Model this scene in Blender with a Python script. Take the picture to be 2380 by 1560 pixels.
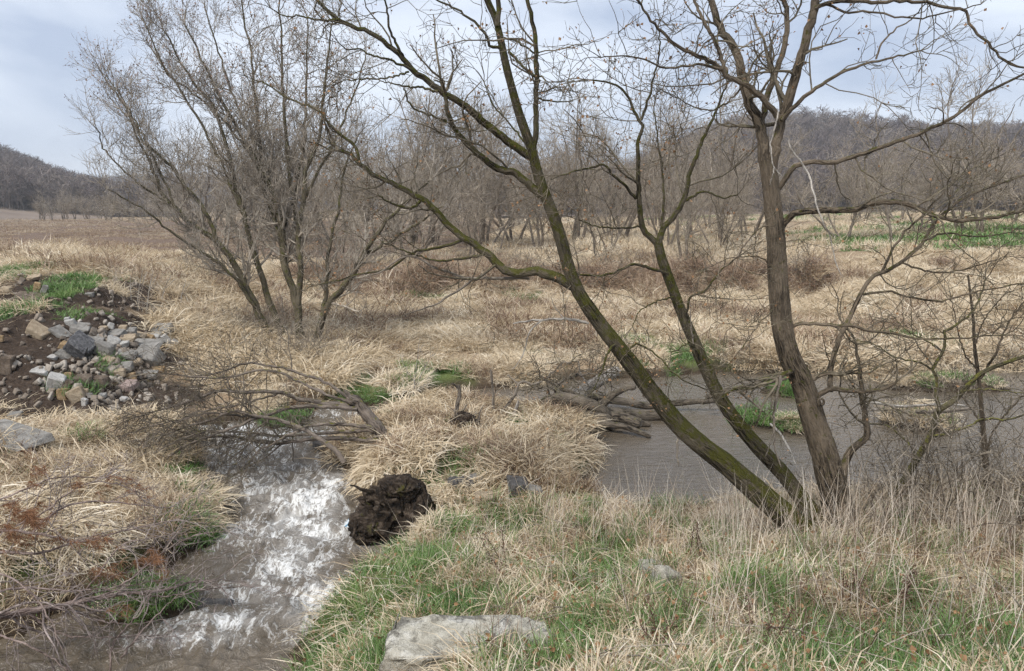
import bpy, bmesh, math, random
import numpy as np
from mathutils import Vector, Euler, Matrix

for o in list(bpy.data.objects):
    bpy.data.objects.remove(o, do_unlink=True)
scene = bpy.context.scene
COL = scene.collection
rng = np.random.default_rng(11)

# ---------------------------------------------------------------- camera
CAMZ = 5.0
HAZE = 0.0006
PITCH = math.radians(9.8)
FPX, CX, CY = 1731.0, 1190.0, 780.0            # picture measured on a 2380 x 1560 frame
cam_data = bpy.data.cameras.new('camera')
cam_data.sensor_width = 36.0
cam_data.lens = 36.0 * FPX / 2380.0
cam_data.clip_start = 0.05
cam_data.clip_end = 9000.0
cam = bpy.data.objects.new('camera', cam_data)
COL.objects.link(cam)
cam.location = (0, 0, CAMZ)
cam.rotation_euler = (math.radians(90) - PITCH, 0, 0)
scene.camera = cam

# ---------------------------------------------------------------- overcast sky and soft sun
SUN_EL, SUN_AZ = math.radians(52), math.radians(215)     # behind the camera, a little to the left
world = bpy.data.worlds.new('World')
scene.world = world
world.use_nodes = True
wn, wl = world.node_tree.nodes, world.node_tree.links
wn.clear()
w_out = wn.new('ShaderNodeOutputWorld')
w_bg = wn.new('ShaderNodeBackground')
sky = wn.new('ShaderNodeTexSky')
sky.sky_type = 'NISHITA'
sky.sun_disc = False
sky.sun_elevation = SUN_EL
sky.sun_rotation = SUN_AZ
sky.altitude = 250
sky.air_density = 1.0
sky.dust_density = 2.0
tc = wn.new('ShaderNodeTexCoord')
mp = wn.new('ShaderNodeMapping')
mp.inputs['Scale'].default_value = (1.0, 1.0, 3.2)
mp.inputs['Rotation'].default_value = (0.0, 0.25, 0.4)
mp.inputs['Location'].default_value = (0.35, 0.1, 0.2)
n1 = wn.new('ShaderNodeTexNoise')
n1.inputs['Scale'].default_value = 2.3
n1.inputs['Detail'].default_value = 5.0
n1.inputs['Roughness'].default_value = 0.5
n1.inputs['Distortion'].default_value = 0.35
cr = wn.new('ShaderNodeValToRGB')
cr.color_ramp.elements[0].position = 0.38
cr.color_ramp.elements[0].color = (2.15, 2.5, 3.2, 1)      # thick blue-grey cloud base
cr.color_ramp.elements[1].position = 0.60
cr.color_ramp.elements[1].color = (3.7, 4.0, 4.5, 1)     # thin bright cloud
wmix = wn.new('ShaderNodeMix')
wmix.data_type = 'RGBA'
wmix.inputs['Factor'].default_value = 0.93
wl.new(tc.outputs['Generated'], mp.inputs['Vector'])
wl.new(mp.outputs['Vector'], n1.inputs['Vector'])
wl.new(n1.outputs['Fac'], cr.inputs['Fac'])
wl.new(sky.outputs['Color'], wmix.inputs['A'])
wl.new(cr.outputs['Color'], wmix.inputs['B'])
wl.new(wmix.outputs['Result'], w_bg.inputs['Color'])
w_bg.inputs['Strength'].default_value = 0.10
wl.new(w_bg.outputs['Background'], w_out.inputs['Surface'])

sun_data = bpy.data.lights.new('sun', 'SUN')
sun_data.energy = 1.5
sun_data.angle = math.radians(18)
sun_data.color = (1.0, 0.955, 0.90)
sun = bpy.data.objects.new('sun', sun_data)
COL.objects.link(sun)
sun.rotation_euler = (math.radians(90) - SUN_EL, 0, math.pi - SUN_AZ)
sun.location = (-20, -20, 40)

vs = scene.view_settings
vs.view_transform = 'Standard'
vs.look = 'None'
vs.gamma = 1.0
vs.use_curve_mapping = False
vs.exposure = 1.30
scene.cycles.use_denoising = True
scene.cycles.denoising_prefilter = 'NONE'
scene.cycles.max_bounces = 4
scene.cycles.diffuse_bounces = 3
scene.cycles.glossy_bounces = 2
scene.cycles.transmission_bounces = 2
scene.cycles.use_adaptive_sampling = True
scene.cycles.adaptive_threshold = 0.02
scene.cycles.volume_bounces = 0

# ---------------------------------------------------------------- measuring helpers
CP, SP = math.cos(PITCH), math.sin(PITCH)

def ray(x, y):
    u = (np.asarray(x, float) - CX) / FPX
    v = (CY - np.asarray(y, float)) / FPX
    return np.stack([u, CP + v * SP, -SP + v * CP], -1)

def at(x, y, Y):
    d = ray(x, y)
    t = np.asarray(Y, float) / d[..., 1]
    return d * t[..., None] + np.array([0, 0, CAMZ])

def flat(x, y, z):
    d = ray(x, y)
    t = (np.asarray(z, float) - CAMZ) / d[..., 2]
    return d * t[..., None] + np.array([0, 0, CAMZ])

# ---------------------------------------------------------------- numpy gradient noise
_perm = np.random.default_rng(5).permutation(512)
_grad = np.random.default_rng(6).uniform(0, 2 * np.pi, 512)

def noise2(x, y, seed=0):
    x = np.asarray(x, float) + seed * 17.13
    y = np.asarray(y, float) + seed * 9.71
    xi, yi = np.floor(x).astype(int), np.floor(y).astype(int)
    xf, yf = x - xi, y - yi
    u, v = xf * xf * xf * (xf * (xf * 6 - 15) + 10), yf * yf * yf * (yf * (yf * 6 - 15) + 10)
    def g(ix, iy, dx, dy):
        a = _grad[_perm[(_perm[ix & 511] + iy) & 511]]
        return np.cos(a) * dx + np.sin(a) * dy
    a = g(xi, yi, xf, yf) * (1 - u) + g(xi + 1, yi, xf - 1, yf) * u
    b = g(xi, yi + 1, xf, yf - 1) * (1 - u) + g(xi + 1, yi + 1, xf - 1, yf - 1) * u
    return (a * (1 - v) + b * v) * 1.5

def fbm(x, y, oct=3, seed=0):
    s, a = 0, 1.0
    for i in range(oct):
        s = s + a * noise2(x, y, seed + i * 3)
        x, y, a = np.asarray(x) * 2.03, np.asarray(y) * 2.03, a * 0.5
    return s

def sstep(a, b, x):
    t = np.clip((np.asarray(x, float) - a) / (b - a), 0, 1)
    return t * t * (3 - 2 * t)

# ---------------------------------------------------------------- water outline and terrain
_wpx = [(-80, 1500, 0), (120, 1440, 0), (270, 1405, .02), (350, 1335, .04), (465, 1270, .1), (535, 1195, .15),
        (475, 1125, .22), (450, 1075, .28), (455, 1035, .33), (430, 1008, .36), (540, 985, .4), (720, 958, .42),
        (880, 940, .44), (985, 920, .45), (1100, 905, .45), (1230, 893, .45), (1350, 882, .45), (1500, 880, .45),
        (1620, 868, .45), (1750, 862, .45), (1900, 855, .45), (2100, 862, .45), (2400, 858, .45), (2750, 858, .45)]
_wpx2 = [(2380, 1150, .45), (2100, 1160, .45), (1850, 1195, .45), (1600, 1185, .45), (1400, 1178, .45), (1325, 1150, .45),
         (1318, 1125, .45), (1362, 1085, .45), (1372, 1010, .45), (1330, 985, .45), (1240, 965, .45), (1100, 945, .45),
         (1000, 948, .45), (900, 970, .43), (860, 1000, .4), (765, 1040, .32), (800, 1090, .25), (835, 1125, .2),
         (850, 1160, .17), (985, 1180, .15), (1000, 1250, .1), (930, 1290, .06), (850, 1345, .03), (745, 1430, 0),
         (700, 1500, 0), (650, 1640, 0)]
WPOLY = [tuple(flat(*p)[:2]) for p in _wpx] + [(22.0, 10.4), (14.0, 10.2)] + [tuple(flat(*p)[:2]) for p in _wpx2]
WPOLY += [(-2.6, 4.6), (-3.2, 2.0), (-6.5, 2.0), (-6.8, 5.5)]
WPOLY = np.array(WPOLY)

def poly_sdf(X, Y, P):
    X, Y = np.asarray(X, float), np.asarray(Y, float)
    d2 = np.full(X.shape, 1e18)
    inside = np.zeros(X.shape, bool)
    n = len(P)
    for i in range(n):
        ax, ay = P[i]
        bx, by = P[(i + 1) % n]
        ex, ey = bx - ax, by - ay
        t = np.clip(((X - ax) * ex + (Y - ay) * ey) / (ex * ex + ey * ey + 1e-12), 0, 1)
        dx, dy = X - ax - t * ex, Y - ay - t * ey
        d2 = np.minimum(d2, dx * dx + dy * dy)
        c = ((ay > Y) != (by > Y))
        with np.errstate(divide='ignore', invalid='ignore'):
            xx = ax + (Y - ay) * ex / (ey if abs(ey) > 1e-12 else 1e-12)
        inside ^= c & (X < xx)
    d = np.sqrt(d2)
    return np.where(inside, -d, d)

def zwater(X, Y):
    X, Y = np.asarray(X, float), np.asarray(Y, float)
    zs = np.interp(Y, [7, 9, 11, 13, 15, 16.5], [0, .05, .15, .28, .40, .45])
    k = sstep(-1.2, 0.6, X)
    return zs * (1 - k) + .45 * k

# islets of grass standing in the pond: (x px, y px, half width m, half depth m)
ISLETS = []
for (x, y, rx, ry) in [(1822, 915, .55, .5), (1757, 985, .32, .3), (1850, 1000, .28, .3), (2040, 868, 1.6, .55),
                       (2200, 905, 1.6, .5), (655, 990, .42, .3), (330, 1425, .55, .4), (2130, 985, .8, .35)]:
    p = flat(x, y, .42 if x > 700 else (.35 if x > 400 else .0))
    ISLETS.append((p[0], p[1], rx, ry))

def land(X, Y):
    """signed distance to the shore, positive on land"""
    s = poly_sdf(X, Y, WPOLY)
    s = s + .16 * noise2(np.asarray(X) * 1.3, np.asarray(Y) * 1.3, 3) * (np.abs(s) < 1.5)
    for (cx, cy, rx, ry) in ISLETS:
        q = np.sqrt(((X - cx) / rx) ** 2 + ((Y - cy) / ry) ** 2)
        s = np.maximum(s, (1 - q) * min(rx, ry))
    return s

_cp = []
for (x, y, z) in [(800, 1480, .75), (760, 1550, .8), (1060, 1520, 1.25), (1300, 1450, 1.25), (1600, 1450, 1.4), (2000, 1450, 1.5),
                  (2350, 1450, 1.6), (1050, 1330, .76), (1300, 1290, .74), (1600, 1270, .84), (1450, 1240, .60), (1700, 1235, .78), (1870, 1240, 1.12), (2100, 1210, 1.0),
                  (2350, 1200, 1.0), (1250, 1205, .58), (1180, 1138, .55), (1070, 1140, .5),
                  (100, 1250, .7), (50, 1120, .95), (300, 1080, .75), (150, 1400, .4), (30, 1030, 1.05), (250, 1000, .85), (420, 1180, .55),
                  (1000, 1050, 1.12), (1200, 1040, 1.12), (900, 1015, .85), (1300, 1080, .8), (1150, 970, .8),
                  (900, 900, .8), (1100, 800, .85), (1400, 760, .85), (1000, 720, .9), (1700, 750, .9), (750, 820, .95), (560, 850, 1.0),
                  (1300, 860, .75), (1600, 830, .8),
                  (350, 900, .95), (350, 800, 1.5), (350, 720, 2.0), (350, 650, 2.5), (450, 850, 1.05), (450, 760, 1.5), (450, 680, 2.1), (450, 640, 2.4),
                  (600, 640, 2.0), (560, 700, 1.6),
                  (0, 590, 2.75), (300, 590, 2.6), (500, 580, 2.4), (-300, 1000, 1.5),
                  (2000, 800, .8), (2380, 800, .9), (2100, 720, 1.1), (2350, 690, 1.5), (2100, 630, 2.1), (2350, 600, 2.7),
                  (2350, 540, 3.6), (2100, 540, 3.1), (1800, 540, 2.8), (1750, 516, 3.4), (2700, 560, 3.6), (2700, 800, 1.2)]:
    p = flat(x, y, z)
    _cp.append((p[0], p[1], z))
for x in (-250, -80, 60, 180, 260):
    for (y, z) in ((960, .95), (900, 1.25), (850, 1.6), (800, 1.9), (750, 2.2), (700, 2.5), (660, 2.75), (625, 2.95)):
        p = flat(x, y, z - (.12 if x > 200 else 0))
        _cp.append((p[0], p[1], z - (.12 if x > 200 else 0)))
for x in (820, 1000, 1150, 1300, 1450, 1600, 1750, 1880):
    for (y, z) in ((693, .95), (660, 1.25), (622, 2.2)):
        p = flat(x, y, z)
        _cp.append((p[0], p[1], z))
_cp += [(0, 4, 1.9), (3, 4, 2.1), (-2, 4, 1.5), (6, 4, 2.3), (0, 1, 3.2), (5, 1, 3.2), (-5, 1, 3.0), (-5, 4, 1.0), (-9, 5, 1.4),
        (12, 6, 2.2), (12, 1, 3.2), (-12, 1, 3.2), (0, -6, 3.3), (12, -6, 3.3), (-12, -6, 3.3), (-12, 10, 1.6),
        (-8, 42, 2.25), (0, 42, 2.25), (8, 42, 2.25), (15, 42, 2.3), (0, 60, 2.3), (15, 60, 2.5), (-20, 60, 2.6),
        (-30, 120, 2.7), (0, 120, 2.6), (-100, 120, 2.8), (30, 120, 3.4), (90, 120, 4.5), (60, 70, 4.0),
        (0, 400, 3), (300, 400, 4), (-300, 400, 3), (0, 3000, 3), (2500, 3000, 3), (-2500, 3000, 3), (100, 100, 4.6), (-90, 60, 2.8)]
_cp = np.array(_cp)

def _uv(X, Y):
    return np.asarray(X, float) / (np.asarray(Y, float) + 9.0) * 1.6, np.log(np.asarray(Y, float) + 9.0)

_cu, _cv = _uv(_cp[:, 0], _cp[:, 1])
_K = np.hypot(_cu[:, None] - _cu[None], _cv[:, None] - _cv[None])
_A = np.zeros((len(_cp) + 3, len(_cp) + 3))
_A[:len(_cp), :len(_cp)] = _K - 0.004 * np.eye(len(_cp))
_A[:len(_cp), -3], _A[:len(_cp), -2], _A[:len(_cp), -1] = 1, _cu, _cv
_A[-3, :len(_cp)], _A[-2, :len(_cp)], _A[-1, :len(_cp)] = 1, _cu, _cv
_wts = np.linalg.solve(_A, np.concatenate([_cp[:, 2], [0, 0, 0]]))

def base_h(X, Y):
    u, v = _uv(X, Y)
    h = _wts[-3] + _wts[-2] * u + _wts[-1] * v
    for i in range(len(_cp)):
        h = h + _wts[i] * np.hypot(u - _cu[i], v - _cv[i])
    return h

def heap_mask(X, Y):
    """bare dark earth of the tipped rubble heap on the left bank"""
    m = np.zeros(np.shape(X))
    for (x, y, z, rx, ry) in [(40, 790, 1.95, 2.5, 2.3), (140, 850, 1.6, 2.5, 1.8), (290, 760, 2.0, 1.9, 2.0), (60, 920, 1.2, 2.3, 1.1), (250, 880, 1.3, 2.0, 1.4),
                              (20, 690, 2.55, 1.9, 2.8), (310, 700, 2.2, 1.5, 2.2), (-120, 800, 1.9, 2.5, 3.5)]:
        c = flat(x, y, z)
        q = ((X - c[0]) / rx) ** 2 + ((Y - c[1]) / ry) ** 2
        m = np.maximum(m, sstep(1.25, .6, q + .35 * noise2(X * .9, Y * .9, 8)))
    return m

def field_mask(X, Y):
    edge = 40.5 + 1.2 * noise2(np.asarray(X) * .12, np.asarray(Y) * 0, 4) + np.clip((np.asarray(X) + 9) * 1.6, 0, 200)
    return sstep(-.8, .8, Y - edge) * sstep(2, -4, X) * sstep(132, 124, Y)

def ground(X, Y, rough=True):
    X, Y = np.asarray(X, float), np.asarray(Y, float)
    s = land(X, Y)
    zw = zwater(X, Y)
    b = base_h(X, Y)
    b = np.clip(b, .2, 12)
    h_rel = np.maximum(b - zw, .12)
    steep = 1.4 + .5 * noise2(X * .8, Y * .8, 12)
    k = 1 - np.exp(-np.maximum(s, 0) * steep / np.maximum(h_rel, .15))
    h = np.where(s > 0, zw + h_rel * k, zw - np.minimum(.45, -s * .7))
    if rough:
        near = sstep(0, .5, s)
        f = field_mask(X, Y)
        far = sstep(75, 45, Y)
        hp = heap_mask(X, Y)
        h = h + near * far * (1 - f) * (.10 * fbm(X * .9, Y * .9, 2, 20) + .05 * noise2(X * 2.6, Y * 2.6, 31)) * (1 + .9 * hp)
        h = h + hp * near * (.10 * noise2(X * 1.9, Y * 1.9, 44) + .05 * np.abs(noise2(X * 5, Y * 5, 41)))
        h = h + f * .05 * noise2(X * 2.2, Y * 2.2, 51)
    return h

_T1 = np.concatenate([[2.6], 3.0 * (165 / 3.0) ** np.linspace(0, 1, 130)])

def on_ground_many(xs, ys):
    """where the sight lines through picture points meet the terrain"""
    d = ray(xs, ys)
    def first(ts):
        P = d[:, None] * ts[..., None]
        b = (CAMZ + P[..., 2]) < ground(P[..., 0], P[..., 1])
        return np.where(b.any(1), np.argmax(b, 1), ts.shape[1] - 1)
    ts = np.repeat(_T1[None], len(d), 0)
    i = np.maximum(first(ts), 1)
    r = np.arange(len(d))
    lo, hi = ts[r, i - 1], ts[r, i]
    ts = lo[:, None] + (hi - lo)[:, None] * np.linspace(0, 1, 14)[None]
    t = ts[r, first(ts)]
    P = d * t[:, None]
    return np.stack([P[:, 0], P[:, 1], ground(P[:, 0], P[:, 1])], -1)

def on_ground(x, y):
    return on_ground_many(np.array([x], float), np.array([y], float))[0]

# ---------------------------------------------------------------- object helpers
def tag(o, label=None, cat=None, group=None, kind=None):
    if label: o['label'] = label
    if cat:
        o['category'] = cat
        o['kind'] = 'thing'
    if group: o['group'] = group
    if kind: o['kind'] = kind
    return o

def empty(name, loc, label=None, cat=None, group=None):
    o = bpy.data.objects.new(name, None)
    o.empty_display_size = .2
    COL.objects.link(o)
    o.location = loc
    return tag(o, label, cat, group)

def link(name, me, mat=None, parent=None, link_it=True):
    o = bpy.data.objects.new(name, me)
    if mat is not None and not me.materials:
        me.materials.append(mat)
    if link_it:
        COL.objects.link(o)
    if parent is not None:
        o.parent = parent
        o.matrix_parent_inverse = Matrix.Translation(-Vector(parent.location)) if parent.rotation_euler.to_quaternion().angle < 1e-6 else parent.matrix_basis.inverted()
    return o

def mesh_np(name, verts, faces_list, smooth=True, uv=None):
    """faces_list: list of (M,k) int arrays"""
    me = bpy.data.meshes.new(name)
    verts = np.asarray(verts, np.float32)
    me.vertices.add(len(verts))
    me.vertices.foreach_set('co', verts.ravel())
    tot = np.concatenate([np.full(len(f), f.shape[1], np.int32) for f in faces_list])
    idx = np.concatenate([f.ravel() for f in faces_list]).astype(np.int32)
    me.loops.add(len(idx))
    me.loops.foreach_set('vertex_index', idx)
    me.polygons.add(len(tot))
    st = np.concatenate([[0], np.cumsum(tot)[:-1]]).astype(np.int32)
    me.polygons.foreach_set('loop_start', st)
    me.polygons.foreach_set('loop_total', tot)
    me.update(calc_edges=True)
    if smooth:
        me.polygons.foreach_set('use_smooth', np.ones(len(tot), bool))
    if uv is not None:
        l = me.uv_layers.new(name='UVMap')
        l.data.foreach_set('uv', np.asarray(uv, np.float32).ravel())
    me.validate()
    return me

def fattr(me, name, vals, typ='FLOAT'):
    a = me.attributes.new(name, typ, 'POINT')
    if typ == 'FLOAT':
        a.data.foreach_set('value', np.asarray(vals, np.float32).ravel())
    elif typ == 'FLOAT_VECTOR':
        a.data.foreach_set('vector', np.asarray(vals, np.float32).ravel())
    return a

# ---------------------------------------------------------------- material helpers
class MT:
    def __init__(self, name):
        self.m = bpy.data.materials.new(name)
        self.m.use_nodes = True
        self.n, self.l = self.m.node_tree.nodes, self.m.node_tree.links
        self.n.clear()
        self.out = self.n.new('ShaderNodeOutputMaterial')
    def node(self, t, **kw):
        n = self.n.new(t)
        for k, v in kw.items():
            if hasattr(n, k):
                setattr(n, k, v)
        return n
    def set(self, sock, v):
        if hasattr(v, 'is_linked') or isinstance(v, bpy.types.NodeSocket):
            self.l.new(v, sock)
        else:
            if isinstance(v, tuple) and len(v) == 3 and len(sock.default_value) == 4:
                v = (*v, 1)
            sock.default_value = v
    def noise(self, scale, detail=4, rough=.55, vec=None, dist=0.0, out='Fac'):
        n = self.n.new('ShaderNodeTexNoise')
        self.set(n.inputs['Scale'], scale)
        n.inputs['Detail'].default_value = detail
        n.inputs['Roughness'].default_value = rough
        n.inputs['Distortion'].default_value = dist
        if vec is not None: self.l.new(vec, n.inputs['Vector'])
        return n.outputs[out]
    def obj(self):
        return self.n.new('ShaderNodeTexCoord').outputs['Object']
    def uv(self):
        return self.n.new('ShaderNodeTexCoord').outputs['UV']
    def mapv(self, vec, scale):
        m = self.n.new('ShaderNodeMapping')
        m.inputs['Scale'].default_value = scale
        self.l.new(vec, m.inputs['Vector'])
        return m.outputs['Vector']
    def ramp(self, fac, stops):
        r = self.n.new('ShaderNodeValToRGB')
        e = r.color_ramp.elements
        while len(e) < len(stops): e.new(.5)
        for k, (p, c) in enumerate(stops):
            e[k].position = p
            e[k].color = (*c, 1) if len(c) == 3 else c
        self.l.new(fac, r.inputs['Fac'])
        return r.outputs['Color']
    def mix(self, f, a, b):
        m = self.n.new('ShaderNodeMix')
        m.data_type = 'RGBA'
        self.set(m.inputs['Factor'], f)
        self.set(m.inputs['A'], a)
        self.set(m.inputs['B'], b)
        return m.outputs['Result']
    def math(self, op, a, b=0.0, clamp=False):
        m = self.n.new('ShaderNodeMath')
        m.operation = op
        m.use_clamp = clamp
        self.set(m.inputs[0], a)
        self.set(m.inputs[1], b)
        return m.outputs[0]
    def maprange(self, v, a, b, c=0., d=1.):
        m = self.n.new('ShaderNodeMapRange')
        self.l.new(v, m.inputs['Value'])
        for k, x in zip(('From Min', 'From Max', 'To Min', 'To Max'), (a, b, c, d)):
            self.set(m.inputs[k], x)
        return m.outputs['Result']
    def attr(self, name, typ='GEOMETRY', out='Fac'):
        a = self.n.new('ShaderNodeAttribute')
        a.attribute_type = typ
        a.attribute_name = name
        return a.outputs[out]
    def bump(self, h, strength=.5, dist=.02, normal=None):
        b = self.n.new('ShaderNodeBump')
        b.inputs['Strength'].default_value = strength
        b.inputs['Distance'].default_value = dist
        self.l.new(h, b.inputs['Height'])
        if normal is not None: self.l.new(normal, b.inputs['Normal'])
        return b.outputs['Normal']
    def principled(self, color, rough=.8, normal=None, spec=.3, ior=1.45, disp=None):
        p = self.n.new('ShaderNodeBsdfPrincipled')
        self.set(p.inputs['Base Color'], color)
        self.set(p.inputs['Roughness'], rough)
        self.set(p.inputs['Specular IOR Level'], spec)
        p.inputs['IOR'].default_value = ior
        if normal is not None: self.l.new(normal, p.inputs['Normal'])
        self.l.new(p.outputs[0], self.out.inputs['Surface'])
        return p

def mat_bark(name, dark, light, moss=0.0, moss_col=(.045, .045, .008), rscale=1.0):
    """furrowed bark, furrows along the limb (UV in metres), moss on the upper sides"""
    t = MT(name)
    uv = t.uv()
    st = t.mapv(uv, (20 * rscale, 5.0 * rscale, 1))
    h = t.noise(1.0, 4, .6, st, 1.4)
    big = t.noise(2.3, 3, .5, t.obj())
    col = t.ramp(h, [(.42, dark), (.56, light)])
    col = t.mix(t.maprange(big, .4, .7), col, tuple(c * 1.3 + .01 for c in light))
    fine = t.noise(60, 3, .6, t.obj())
    if moss > 0:
        g = t.n.new('ShaderNodeNewGeometry')
        sx = t.n.new('ShaderNodeSeparateXYZ')
        t.l.new(g.outputs['Normal'], sx.inputs[0])
        f = t.math('ADD', t.math('MULTIPLY', sx.outputs['Z'], .28), t.math('MULTIPLY', t.noise(9.0, 6, .75, t.obj()), 2.0))
        lo = 1.42 - .55 * moss
        f = t.maprange(f, lo, lo + .18, 0., .9)
        mc = t.mix(t.noise(14, 3, .6, t.obj()), moss_col, tuple(c * 2.1 for c in moss_col))
        col = t.mix(f, col, mc)
    hh = t.math('ADD', h, t.math('MULTIPLY', fine, .25))
    t.principled(col, .9, t.bump(hh, 1.0, .045), .15)
    return t.m

def mat_plain(name, a, b, scale=8., rough=.85, bump=.4, bd=.01, detail=5, c=None):
    t = MT(name)
    o = t.obj()
    n = t.noise(scale, detail, .6, o, .3)
    col = t.ramp(n, [(.3, a), (.7, b)] if c is None else [(.28, a), (.52, b), (.74, c)])
    t.principled(col, rough, t.bump(t.noise(scale * 3.3, 5, .65, o), bump, bd), .2)
    return t.m
# ================================================================ GROUND
GREEN = []     # green patches: picture x, y, half width px, half height px, strength
for g in [(140, 685, 50, 42), (60, 636, 70, 10), (215, 650, 30, 22), (195, 735, 50, 20), (395, 770, 35, 14), (60, 880, 20, 10), (170, 905, 18, 8), (250, 835, 12, 8), (800, 900, 75, 30), (1010, 875, 85, 32), (860, 930, 60, 20), (655, 990, 40, 20),
          (435, 1090, 24, 30), (440, 1230, 60, 40), (1060, 1075, 130, 35), (1350, 1095, 40, 28), (1210, 1215, 70, 22), (960, 1290, 60, 40),
          (750, 1500, 80, 90), (880, 1545, 60, 40), (1820, 910, 55, 30), (1757, 985, 30, 24), (1900, 1165, 40, 40), (2110, 800, 85, 25), (2310, 555, 120, 40),
          (1960, 560, 90, 16), (1600, 830, 70, 28), (2330, 1490, 230, 120), (1990, 1525, 220, 60), (1330, 1500, 60, 60), (1080, 1400, 140, 22), (700, 1540, 80, 60), (1420, 1330, 120, 30), (1850, 1420, 120, 40), (1200, 685, 60, 12), (980, 690, 80, 10),
          (1480, 800, 60, 18), (1650, 820, 60, 22), (330, 1420, 60, 26), (60, 1300, 90, 30), (330, 1340, 60, 30), (1120, 1380, 90, 30), (1650, 1240, 70, 24), (2320, 1190, 90, 30),
          (250, 1000, 40, 12), (1190, 985, 60, 14), (1430, 1260, 60, 20), (1760, 1340, 60, 22), (1530, 1400, 80, 26), (1000, 1260, 40, 26)]:
    GREEN.append(g)

def project(X, Y, Z):
    dz = Z - CAMZ
    f = Y * CP - dz * SP
    u = X / np.maximum(f, .1)
    v = (Y * SP + dz * CP) / np.maximum(f, .1)
    return CX + u * FPX, CY - v * FPX

_gw = []
for (x, y, rx, ry) in GREEN:
    c = on_ground(x, y)
    a, b = on_ground(x - rx, y), on_ground(x, y - ry)
    w = max(.25, abs(c[0] - a[0])) if abs(a[1] - c[1]) < 8 else rx * c[1] / FPX
    d = np.clip(abs(b[1] - c[1]), .25, 7.0)
    _gw.append((c[0], c[1], w, d))

def green_mask(X, Y):
    m = np.zeros(np.shape(X))
    wob = .55 * fbm(np.asarray(X) * 1.4, np.asarray(Y) * 1.1, 3, 61)
    for (cx, cy, rx, ry) in _gw:
        q = ((X - cx) / rx) ** 2 + ((Y - cy) / ry) ** 2
        m = np.maximum(m, sstep(1.35, .45, q + wob))
    return m

rad_steps = [4.0]
while rad_steps[-1] < 4500:
    r = rad_steps[-1]
    rad_steps.append(r * (1.0068 if r < 62 else 1.03 if r < 200 else 1.09))
rad_steps = np.array(rad_steps)
ang = np.linspace(math.radians(-63), math.radians(63), 330)
RR, AA = np.meshgrid(rad_steps, ang, indexing='ij')
GX, GY = RR * np.sin(AA), -8 + RR * np.cos(AA)
GX, GY = GX.ravel(), GY.ravel()
GZ = ground(GX, GY)
nr, na = len(rad_steps), len(ang)
ii = (np.arange(nr - 1)[:, None] * na + np.arange(na - 1)[None]).ravel()
gm = mesh_np('ground', np.stack([GX, GY, GZ], -1), [np.stack([ii, ii + 1, ii + na + 1, ii + na], -1)])
fattr(gm, 'soil', heap_mask(GX, GY))
fattr(gm, 'green', green_mask(GX, GY))
fattr(gm, 'field', field_mask(GX, GY))
gs = land(GX, GY)
fattr(gm, 'mud', sstep(.34, .08, gs + .12 * noise2(GX * 2, GY * 2, 33)))

t = MT('ground_thatch')
o_ = t.obj()
fine = t.noise(34, 6, .7, o_, .4)
med = t.noise(3.2, 4, .6, o_, .3)
thatch = t.ramp(fine, [(.28, (.12, .082, .05)), (.5, (.31, .235, .155)), (.72, (.52, .43, .31))])
thatch = t.mix(t.maprange(med, .4, .7, 0., .55), thatch, (.24, .165, .10))
grn = t.ramp(fine, [(.3, (.035, .06, .012)), (.7, (.12, .20, .04))])
soil = t.ramp(t.noise(9, 6, .7, o_, .5), [(.3, (.022, .016, .012)), (.55, (.065, .047, .035)), (.8, (.15, .115, .085))])
st = t.mapv(o_, (1.0, 6.0, 1.0))
fld = t.ramp(t.noise(4.5, 6, .75, st, .5), [(.38, (.10, .068, .050)), (.56, (.20, .145, .108)), (.74, (.38, .30, .225))])
mud = t.ramp(t.noise(12, 5, .7, o_), [(.3, (.025, .018, .012)), (.7, (.085, .062, .042))])
col = t.mix(t.math('MULTIPLY', t.attr('green'), .8), thatch, grn)
col = t.mix(t.attr('field'), col, fld)
col = t.mix(t.attr('soil'), col, soil)
col = t.mix(t.attr('mud'), col, mud)
t.principled(col, .95, t.bump(t.math('ADD', fine, t.noise(11, 4, .6, o_)), .9, .03), .1)
M_GROUND = t.m
g_obj = link('ground', gm, M_GROUND)
tag(g_obj, kind='structure')

# ================================================================ HILLS (far ridges, polar strips)
def ridge(name, xs, ys, r0, r1, z0, th, seed):
    """ridge line seen at picture points (xs, ys) minus the height th (m) of its trees"""
    n = 90
    px = np.linspace(xs[0], xs[-1], n)
    py = np.interp(px, xs, ys)
    d = ray(px, py)
    az = np.arctan2(d[:, 0], d[:, 1])
    hr = np.hypot(d[:, 0], d[:, 1])
    zr = CAMZ + d[:, 2] / hr * r1 - th
    m = 26
    s = np.linspace(0, 1, m)
    rr = r0 + (r1 - r0) * s
    prof = sstep(0, 1.0, s) * .75 + .25 * s
    V = np.zeros((m + 6, n, 3))
    for k in range(m):
        zz = z0 + (zr - z0) * prof[k] + 1.6 * noise2(az * 22, np.full(n, s[k] * 5.), seed) * prof[k] * (1 - .5 * prof[k])
        V[k] = np.stack([np.sin(az) * rr[k], np.cos(az) * rr[k], zz], -1)
    for k in range(6):
        q = (k + 1) / 6
        rk = r1 * (1 + .45 * q)
        V[m + k] = np.stack([np.sin(az) * rk, np.cos(az) * rk, zr - (zr - 0) * q * q], -1)
    M = m + 6
    i = (np.arange(M - 1)[:, None] * n + np.arange(n - 1)[None]).ravel()
    me = mesh_np(name, V.reshape(-1, 3), [np.stack([i, i + 1, i + n + 1, i + n], -1)])
    o = link(name, me, M_HILL)
    tag(o, kind='structure')
    return V[:m + 1]

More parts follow.
